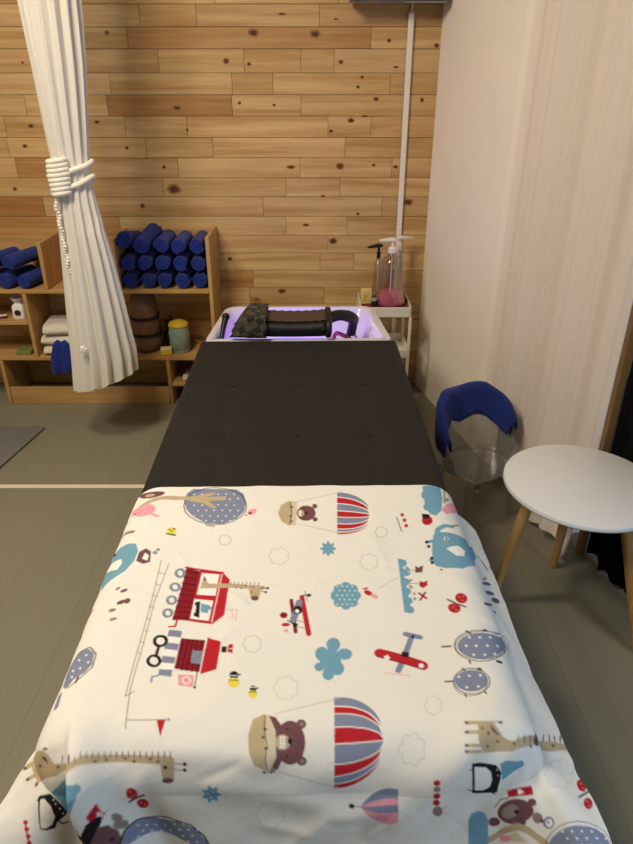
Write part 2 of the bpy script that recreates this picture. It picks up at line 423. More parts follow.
MB().box(-.05, .05, -.031, -.012, .0125, .0165, .001).build('flap', M['white'], t)
o = MB().box(-.035, .035, -.03, .03, 0, .022, .003).build('box', M['green']); o.location = (-1.385, 2.90, .247); tag(o, 'flat green box on the bottom shelf below the oil burner', 'box')

# folded white towels
proto_w = None
for i, (dx, a, h, lb) in enumerate(((0, .05, .042, 'folded white towel, bottom of the stack beside the curtain'), (.004, -.06, .048, 'folded white towel, middle of the stack beside the curtain'),
                                  (.008, .12, .052, 'folded white towel, top of the stack beside the curtain'))):
    mb = MB(); L = []
    for k in range(13):
        yy = -.105 + .21 * k / 12; e = min(1, (min(k, 12 - k) + .6) / 2)
        L.append([(x0 * (1 - .05 * (1 - e)), yy, .5 * h + zz * e) for x0, zz in
                  [(-.085, 0), (-.083, h * .42), (-.07, h * .5), (-.02, h * .53 + .003 * math.sin(k)), (.03, h * .52), (.074, h * .5), (.088, h * .1), (.086, 0), (.088, -h * .1), (.074, -h * .46), (0, -h * .46), (-.07, -h * .46), (-.083, -h * .4)]])
    mb.loft(L)
    o = mb.build('towel', M['wtowel'], None, 60)
    o.location = (-1.206 + dx, 2.965, .2475 + (0, .044, .094)[i]); o.rotation_euler = (0, 0, a)
    tag(o, lb, 'towel', 'folded white towels on the bottom shelf')
# blue towel hanging off the shelf edge
mb = MB(); P = []
path = spline([(2.849, .322), (2.838, .305), (2.835, .26), (2.833, .215), (2.835, .172)], 6)
for i in range(17):
    u = i / 16; row = []
    for j, p in enumerate(path):
        s = j / (len(path) - 1)
        row.append((-1.185 + (u - .5) * (.045 + .075 * min(1, s * 1.6) - .03 * s) - .014 * s, p[0] - .006 * math.sin(u * 11) * s, p[1] + .004 * (1 + math.sin(u * 9)) * (1 - s) + (.012 * (u - .5) if s > .8 else 0)))
    P.append(row)
tag(mb.grid(P).build('towel', M['towel'], None, 60, solid=.010), 'loose blue towel hanging down before the white towel stack, over the shelf edge', 'towel')

# brown bundle, black holder, tin, yellow box
t = thing('fabric_bundle', 'brown rolled fabric bundle with two dark straps behind the curtain hem', 'bundle', (-.815, 2.965, .2475))
mb = MB(); L = []
for z, a, b in ((0, .055, .06), (.01, .068, .075), (.05, .072, .08), (.085, .064, .074), (.12, .071, .08), (.165, .062, .073), (.2, .066, .075), (.25, .058, .066), (.285, .04, .05), (.29, .02, .03)):
    L.append([(a * math.cos(2 * PI * k / 28) * (1 + .03 * math.sin(5 * k)), b * math.sin(2 * PI * k / 28) * (1 + .04 * math.cos(3 * k)), z) for k in range(28)])
mb.loft(L).build('roll', M['sack'], t, 60)
for z, a, b in ((.085, .0665, .0765), (.165, .0645, .0755)):
    MB().loft([[(a * sc * math.cos(2 * PI * k / 28), b * sc * math.sin(2 * PI * k / 28), zz) for k in range(28)] for zz, sc in ((z - .008, 1), (z - .008, 1.04), (z + .008, 1.04), (z + .008, 1))], False, False).build('strap', M['strap'], t)
t = thing('brush_cup', 'black cup of brushes between brown bundle and mint tin', 'cup', (-.712, 2.99, .2475))
MB().lathe([(.001, 0), (.026, 0), (.030, .075), (.027, .075), (.024, .004), (.001, .004)], 20).build('cup', M['blackrub'], t)
for k, (dx, dy, h) in enumerate(((-.01, 0, .135), (.008, .006, .15), (.002, -.01, .12), (.012, -.006, .14))):
    MB().tube([(dx * .4, dy * .4, .01), (dx, dy, h * .7), (dx * 1.3, dy * 1.3, h)], [.003, .003, .0065], 8).build('brush', M['dark'], t)
t = thing('tin', 'tall mint green tin with yellow lid on the bottom shelf', 'tin', (-.652, 2.93, .2475))
MB().lathe([(.001, 0), (.044, 0), (.045, .004), (.047, .12), (.045, .126), (.001, .126)], 36).build('can', M['mint'], t)
MB().lathe([(.0455, .1275), (.048, .130), (.048, .134), (.040, .144), (.022, .152), (.001, .155)], 36).build('lid', M['yellow'], t)
MB().lathe([(.0476, .020), (.0482, .021), (.0492, .100), (.0486, .101)], 36).build('label', mat('tin_band', (138, 158, 152), .6, .2, 30), t)
t = thing('box', 'small yellow box in front of the mint tin', 'box', (-.712, 2.885, .2475), .2)
MB().box(-.026, .026, -.02, .02, 0, .022, .002).build('carton', M['yellow'], t)
MB().box(-.026, .026, -.02, .02, .0225, .032, .002).build('lid', M['paleyellow'], t)
o = MB().box(-.03, .03, -.05, .05, 0, .02, .006, 2).build('cloth', M['wtowel']); o.location = (-.62, 2.93, .111); tag(o, 'folded pale cloth on the lowest short shelf under the tin', 'cloth')

# ------------------------------------------------------------------ tied white curtain
CU = thing('curtain', 'white curtain tied back with white rope in front of the shelves', 'curtain', (-.87, 2.5, 0))
CZ = [.27, .40, .60, .78, .95, 1.02, 1.08, 1.14, 1.25, 1.45, 1.63, 2.0, 2.69]
CL = [-1.022, -1.006, -.990, -.975, -.962, -.955, -.950, -.948, -.951, -.957, -.962, -.972, -.99]
CR = [-0.764, -0.760, -0.775, -0.793, -0.815, -0.820, -0.821, -0.819, -0.810, -0.790, -0.778, -0.760, -0.728]
CD = [.095, .09, .08, .07, .055, .048, .045, .046, .055, .065, .07, .075, .08]
NP = 168; L = []
for i in range(64):
    z = .285 + (2.69 - .285) * (i / 63) ** 1.3
    l, r, d = interp(z, CZ, CL), interp(z, CZ, CR), interp(z, CZ, CD)
    cx, hw = (l + r) / 2, (r - l) / 2; loop = []
    for k in range(NP):
        u = 2 * PI * k / NP
        tie = 1 - .55 * math.exp(-((z - 1.08) / .12) ** 2)
        right = .5 + .5 * math.tanh((math.cos(u) + .25) * 3)            # the pleats gather on one side
        am = (.035 + .11 * right) * tie * (1.25 if z < 1.08 else .9)
        ph = 15 * u + .9 * math.sin(2.2 * z) + .5 * math.sin(3 * u)
        m = 1 + am * math.sin(ph) + .03 * math.sin(29 * u + z * 3) * tie
        zz = z
        if z < .5: zz = z + (.5 - z) / .23 * (.046 * (math.cos(u)) + .012 * math.sin(ph) * right)
        dy = -.012 * math.cos(u) if z < .9 else 0
        loop.append((cx + hw * m * math.cos(u) + .87, d * m * math.sin(u) + dy, zz))
    L.append(loop)
MB().loft(L, False, False).build('drape', M['drape'], CU, 75)
def tie_loop(z, tilt, r, grow, ph=0):
    pts = []
    for k in range(49):
        u = 2 * PI * k / 48
        l, rr_, d = interp(z, CZ, CL), interp(z, CZ, CR), interp(z, CZ, CD)
        pts.append(((l + rr_) / 2 + .87 + (rr_ - l) / 2 * grow * math.cos(u), d * grow * math.sin(u), z + tilt * math.cos(u) + .004 * math.sin(3 * u + ph)))
    return pts
TB = MB()
TB.tube(tie_loop(1.105, .035, .01, 1.17), .010, 10); TB.tube(tie_loop(1.062, .026, .01, 1.17, 2), .010, 10)
TB.build('tieback_rope', M['rope'], CU, 80)
KN = MB()
for k in range(8):
    z = 1.150 - k * .0155; w = .034 - .0016 * abs(k - 3)
    KN.tube([(-.046 + w * math.cos(a) + .004, -.058 + .020 * math.sin(a), z + .004 * math.cos(a)) for a in [2 * PI * q / 20 for q in range(21)]], .0095, 8)
KN.build('rope_knot', M['rope'], CU, 80)
TL = MB()
for k in range(26):
    z = 1.03 - k * .011
    TL.ball((-.068 + .003 * math.sin(k * 1.3) + .0011 * k * .2, -.062 + .004 * math.cos(k), z), .0078, 8, 6, (1, 1, .95))
TL.build('rope_tail', M['rope'], CU, 80)
BT = MB()
for k in range(5):
    a = 2 * PI * k / 5
    BT.ball((-.048 + .009 * math.cos(a), -.103, .462 + .009 * math.sin(a)), .0075, 8, 6)
BT.ball((-.048, -.106, .462), .006, 8, 6)
BT.build('rosette', M['rope'], CU, 80)

# ------------------------------------------------------------------ sheer curtain and black curtain at the side
def folds(name, line, z0, z1, nu, nv, amp, freq, m, seed, gather=0.0):
    rr = random.Random(seed); ph = [rr.uniform(0, 6) for _ in range(6)]
    pts = [Vector((*p, 0)) for p in line]; seg = [0]
    for a, b in zip(pts, pts[1:]): seg.append(seg[-1] + (b - a).length)
    T = seg[-1]; P = []
    for i in range(nu + 1):
        s = T * i / nu
        j = max(q for q in range(len(pts) - 1) if seg[q] <= s + 1e-9)
        w = (s - seg[j]) / (seg[j + 1] - seg[j]); c = pts[j].lerp(pts[j + 1], w); d = (pts[j + 1] - pts[j]).normalized(); nrm = Vector((d.y, -d.x, 0))
        row = []
        for k in range(nv + 1):
            z = z0 + (z1 - z0) * k / nv; v = (z - z0) / (z1 - z0)
            q = s * freq
            o = amp * (.55 * math.sin(q + ph[0] + .25 * math.sin(v * 2 + ph[1])) + .35 * math.sin(2.13 * q + ph[2] + .4 * v) + .13 * math.sin(4.3 * q + ph[3]))
            o *= 1 - .25 * v
            if gather:
                gw = max(0, min(1, (s / T - .45) / .35)) * max(0, 1 - z / .40) ** 1.5
                c2 = c + Vector((-.9, -1.0, 0)) * gather * gw
            else: c2 = c
            row.append(tuple(c2 + nrm * o + Vector((0, 0, (.012 * math.sin(q * 1.5 + ph[4]) if k == 0 else z * 0)))  + Vector((0, 0, z))))
        P.append(row)
    return MB().grid(P).build(name, m, None, 85)
o = folds('curtain', [(.662, 2.325), (.735, 2.10), (.874, 1.728)], .035, 2.66, 160, 24, .034, 27, M['sheer'], 12, .075)
tag(o, 'sheer white floor-length curtain in soft folds along the right side', 'curtain')
o = folds('curtain', [(.900, 1.712), (.945, 1.50), (1.06, 1.12), (1.16, .86)], .008, 2.66, 120, 16, .016, 46, M['black'], 9)
tag(o, 'black curtain hanging to the floor right of the wooden post', 'curtain')

# ------------------------------------------------------------------ treatment bed
BA = math.radians(0.85)
BED = thing('shampoo_bed', 'black tufted treatment bed with a white wash basin at its head', 'bed', (-.031, 0, 0), BA)
def bed_world(x, y, z):
    return (x * math.cos(BA) - y * math.sin(BA) - .031, x * math.sin(BA) + y * math.cos(BA), z)
MX, MY0, MY1, MZ, MR = .346, .590, 2.150, .600, .032
BTN = [(sx * .19 , y) for y in (1.775, 1.462, 1.15, .84) for sx in (-1, 0, 1)]
def axis_pts(a, b, n):
    e = [0, .0015, .005, .010, .017, .025, .034]
    return [a + q for q in e] + [a + .034 + (b - a - .068) * k / n for k in range(1, n)] + [b - q for q in e[::-1]]
xs, ys = axis_pts(-MX, MX, 60), axis_pts(MY0, MY1, 120)
mb = MB(); P = []
for x in xs:
    row = []
    for y in ys:
        d = min(x + MX, MX - x, y - MY0, MY1 - y); z = MZ
        if d < MR: z -= MR - math.sqrt(max(0, MR * MR - (MR - d) ** 2))
        for bx, by in BTN:
            q = (x - bx) ** 2 + (y - by) ** 2
            if q < .02: z -= .008 * math.exp(-q / .0012)
        for bx in (-.19, 0, .19): z -= .0014 * math.exp(-((x - bx) / .010) ** 2) * (d > .02)
        for by in (1.775, 1.462, 1.15, .84): z -= .0014 * math.exp(-((y - by) / .012) ** 2) * (d > .02)
        row.append((x, y, z))
    P.append(row)
mb.grid(P)
rim = [r[0] for r in P] + P[-1][1:] + [r[-1] for r in P[::-1]][1:] + P[0][::-1][1:-1]
mb.loft([[(x, y, z) for x, y, z in rim], [(x, y, .515) for x, y, z in rim], [(x * .985, y, .495) for x, y, z in rim]], False, True)
mat_o = mb.build('mattress', M['mattress'], BED, 60)
# head-end hand rests hide nothing: only the buttons sit in the tufts
for bx, by in BTN[:6]:
    MB().lathe([(.0005, .5905), (.007, .5905), (.0078, .592), (.005, .594), (.0005, .5945)], 16, (bx, by, 0)).build('button', M['mattress'], mat_o)
MB().box(-.285, .285, .66, 2.00, .30, .4945, .012, 2).build('base_frame', M['dark'], BED)
for sx in (-1, 1):
    for y in (.74, 1.92):
        MB().lathe([(.001, 0), (.034, 0), (.034, .012), (.024, .03), (.024, .2995), (.001, .2995)], 20, (sx * .235, y, 0)).build('leg', M['dark'], BED)
def bl(hf, hb, y0, y1, r, z, n=10, dx=0.0):
    out = []
    for sx, yy, hx, a0 in ((1, y1, hb, 0), (-1, y1, hb, PI / 2), (-1, y0, hf, PI), (1, y0, hf, 1.5 * PI)):
        sy = 1 if yy == y1 else -1; rr_ = r if sy > 0 else r * .4
        for k in range(n + 1):
            a = a0 + PI / 2 * k / n
            out.append((sx * (hx - rr_) + rr_ * math.cos(a) + dx, yy - sy * rr_ + rr_ * math.sin(a), z))
    return out
BASIN = MB().loft([bl(.20, .18, 2.16, 2.44, .08, .36), bl(.29, .27, 2.155, 2.52, .07, .44), bl(.324, .298, 2.150, 2.540, .06, .57), bl(.328, .301, 2.148, 2.545, .06, .592), bl(.325, .298, 2.151, 2.542, .06, .600),
    bl(.304, .279, 2.166, 2.522, .05, .601), bl(.298, .273, 2.172, 2.516, .05, .594), bl(.290, .262, 2.178, 2.505, .05, .56), bl(.270, .235, 2.19, 2.47, .06, .480), bl(.22, .20, 2.22, 2.43, .07, .462), bl(.05, .05, 2.26, 2.34, .02, .458)]).build('basin', M['basin'], BED, 50)
BASIN.location.z = -.008
MB().lathe([(.001, .4585), (.026, .4585), (.026, .462), (.018, .464), (.001, .461)], 24, (0, 2.30, 0)).build('drain', M['chrome'], BASIN)
MB().box(-.19, .19, 2.17, 2.42, 0, .359, .02, 2).build('basin_pedestal', M['dark'], BED)
MB().tube([(-.20, 2.198, .540), (.20, 2.198, .545)], .008, 12).build('ultraviolet_lamp', M['uv'], BASIN)
# neck rest across the front of the basin
NR = MB(); L = []
for k in range(25):
    x = -.135 + .235 * k / 24; u = (x + .0175) / .1175; dip = .006 * (1 - u * u); e = .92 if k in (0, 24) else 1
    L.append([(x, 2.235 + yy * e, .632 - dip * tp + zz * e * .82) for yy, zz, tp in ((-.080, -.032, .3), (-.088, 0, .6), (-.080, .022, 1), (-.05, .032, 1), (0, .036, 1), (.055, .030, 1), (.078, .010, .8), (.074, -.026, .3), (.03, -.036, .2), (-.05, -.038, .2))])
nrest = NR.loft(L).build('neck_rest', M['blackrub'], BED, 60)
NC = MB(); L = []
for k in range(25):
    x = -.139 + .243 * k / 24; u = (x + .0175) / .1215; dip = .006 * (1 - u * u)
    L.append([(x, 2.235 + yy, .632 - dip + zz * .84 + .0018 * math.sin(k * 2.2 + yy * 60)) for yy, zz in ((-.062, .0325), (-.03, .0375), (.01, .0395), (.057, .0335), (.082, .014), (.085, -.01), (.082, -.01), (.078, .013), (.055, .032), (0, .0375), (-.03, .0355), (-.060, .0305))])
NC.loft(L).build('mesh_cover', M['mesh'], nrest, 60)
CL_ = MB().tube(spline([(.104, 2.156, .606), (.106, 2.150, .628), (.106, 2.168, .652), (.106, 2.24, .664), (.106, 2.315, .650), (.106, 2.325, .612)], 6), .0115, 10)
CL_.build('clip', M['blackrub'], nrest, 60)
# black mixer spout with chrome body
FA = MB().lathe([(.001, .470), (.026, .470), (.027, .476), (.026, .535), (.022, .545), (.001, .545)], 28, (.196, 2.36, 0)).build('faucet', M['chrome'], BASIN)
MB().tube(spline([(.112, 2.25, .648), (.140, 2.26, .654), (.172, 2.28, .646), (.198, 2.31, .626), (.205, 2.352, .598), (.198, 2.36, .546)], 6), [.020] * 12 + [.021] * 12 + [.018] * 7, 12).build('spout_handle', M['blackrub'], FA, 60)
MB().tube(spline([(.13, 2.36, .52), (.14, 2.33, .56), (.17, 2.30, .56), (.21, 2.26, .545), (.22, 2.21, .55)], 6), .008, 10).build('hose', M['hose'], BASIN, 60)
SH = MB().tube([(-.282, 2.23, .570), (-.276, 2.265, .605), (-.270, 2.295, .632)], [.009, .010, .012], 12).ball((-.269, 2.302, .637), .015, 14, 8, (1, .7, 1))
SH.build('shower_head', M['blackrub'], BASIN, 60)
MB().tube(spline([(-.282, 2.23, .570), (-.272, 2.22, .545), (-.262, 2.22, .52), (-.24, 2.26, .50), (-.19, 2.28, .49)], 6), .0065, 10).build('hose', M['hose'], BASIN, 60)
MB().lathe([(.001, 0), (.016, 0), (.016, .03), (.011, .038), (.001, .04)], 20, (-.225, 2.33, .480)).build('hose_fitting', M['chrome'], BASIN)
TP = MB().lathe([(.001, .6015), (.020, .6015), (.018, .612), (.012, .618), (.012, .640), (.001, .642)], 20, (-.178, 2.531, 0)).tube([(-.178, 2.531, .632), (-.16, 2.50, .640), (-.15, 2.47, .622)], .007, 10)
TP.build('tap', M['brass'], BASIN, 60)

# plaid cloth over the left end of the neck rest
mb = MB(); P = []
path = [(-.236, .6065), (-.226, .620), (-.210, .648), (-.190, .678), (-.172, .700), (-.158, .703), (-.146, .699), (-.128, .6955), (-.110, .694)]
for i, (x, z) in enumerate(path):
    z = .6065 + (z - .6065) * .80; row = []
    for j in range(12):
        v = j / 11
        if v < .4: y = 2.136 + .008 * v + (.012 * (1 - i / 8) if i < 4 else 0); zz = .6065 + (z - .6065) * v / .4
        else: y = 2.142 + (v - .4) / .6 * .18; zz = z + .002 * math.sin(j * 1.7 + i)
        if v > .8: zz -= .008 * (v - .8) / .2
        row.append((*bed_world(x - .004 * math.sin(j * 2.0), y, zz)[:2], zz))
    P.append(row)
tag(mb.grid(P).build('cloth', M['plaid'], None, 60, solid=.003), 'dark plaid cloth draped over the left end of the neck rest', 'cloth')

# ------------------------------------------------------------------ printed blanket
# ---- blanket shape: cloth coordinates (s across, t from the head edge) to bed coordinates
CLOTH_HW, CLOTH_TOP, CLOTH_FOOT, CLOTH_Z, CLOTH_R = 0.358, 1.193, 0.545, 0.614, 0.07
def cloth_pos(s, t):
    hw, L, r = CLOTH_HW, CLOTH_TOP - CLOTH_FOOT, CLOTH_R
    a = np.maximum(np.abs(s) - (hw - r), 0.0)
    b = np.maximum(t - (L - r), 0.0)
    e = np.hypot(a, b)
    es = np.maximum(e, 1e-9)
    da, db = a / es, b / es
    corner = (2 * da * db) ** 2
    sg = np.sign(s)
    q = r * math.pi / 2
    ea = np.minimum(e, q)
    rest = np.maximum(e - q, 0.0)
    tt = np.clip(t / 0.62, 0, 1)
    fs = np.where(sg > 0, 0.79 + 0.18 * tt, 0.23 + 0.30 * tt ** 3)
    flare = fs * da * da + 0.22 * db * db + np.where(sg > 0, 0.48, 0.55) * corner
    out = r * np.sin(ea / r) + rest * np.sin(flare)
    drop = r * (1 - np.cos(ea / r)) + rest * np.cos(flare)
    x = sg * (np.minimum(np.abs(s), hw - r) + out * da)
    y = CLOTH_TOP - np.minimum(t, L - r) - out * db
    z = CLOTH_Z - drop
    return x, y, z
def ridge(S, T, ax, ay, bx, by, w, amp, skew=0.0):
    l = math.hypot(bx - ax, by - ay); ux, uy = (bx - ax) / l, (by - ay) / l
    a = (S - ax) * ux + (T - ay) * uy; p = (S - ax) * -uy + (T - ay) * ux
    ends = np.clip(a / (.3 * l) + .3, 0, 1) * np.clip((l - a) / (.3 * l) + .3, 0, 1)
    ww = np.where(p > 0, w * (1 - skew), w * (1 + skew))
    return amp * np.exp(-(p / ww) ** 2) * np.clip(ends, 0, 1)
FOLDS = [(-.290, .60, -.225, .88, .022, .048, .55), (-.21, .70, -.12, .90, .03, -.018, 0), (.13, .76, .30, .56, .028, .010, .2), (.21, .79, .36, .62, .024, -.008, 0), (-.10, .67, .10, .72, .02, .005, 0),
         (-.20, .62, .02, .64, .018, .004, 0), (.02, .75, .16, .70, .02, .007, 0), (.36, .60, .46, .80, .03, .012, .3), (-.40, .55, -.47, .75, .03, .010, 0), (.42, .1, .50, .5, .03, -.006, 0), (-.06, .80, .12, .84, .02, .006, 0)]
def cloth_folds(S, T):
    d = 0
    for f in FOLDS: d = d + ridge(S, T, *f)
    return d
def cloth_surface(S, T):
    f = lambda s, t: np.stack(cloth_pos(s, t), -1)
    P, h = f(S, T), 1e-3
    n = np.cross(f(S + h, T) - f(S - h, T), f(S, T + h) - f(S, T - h))
    n = n / np.maximum(np.linalg.norm(n, axis=-1, keepdims=True), 1e-9)
    return P, n * np.sign((n * (P - np.array([0, .9, .2]))).sum(-1, keepdims=True))

CREAM = (.78, .755, .705)
REF = lin((243, 229, 205))
def ink(rgb): return tuple(min(1, c / r * k) for c, r, k in zip(lin(rgb), REF, CREAM))
INK = {'b': ink((118, 160, 170)), 'g': ink((134, 136, 148)), 'r': ink((192, 36, 44)), 'd': ink((140, 28, 36)), 'x': ink((96, 18, 26)), 'n': ink((118, 76, 74)), 't': ink((196, 168, 124)), 'k': ink((34, 28, 30)),
       'p': ink((240, 156, 160)), 'y': ink((238, 214, 76)), 'w': (.84, .82, .78), 'f': ink((205, 190, 168)), 'm': ink((150, 128, 112)), 'e': ink((150, 156, 120)), 'c': ink((220, 196, 158)), 'v': ink((104, 92, 112))}
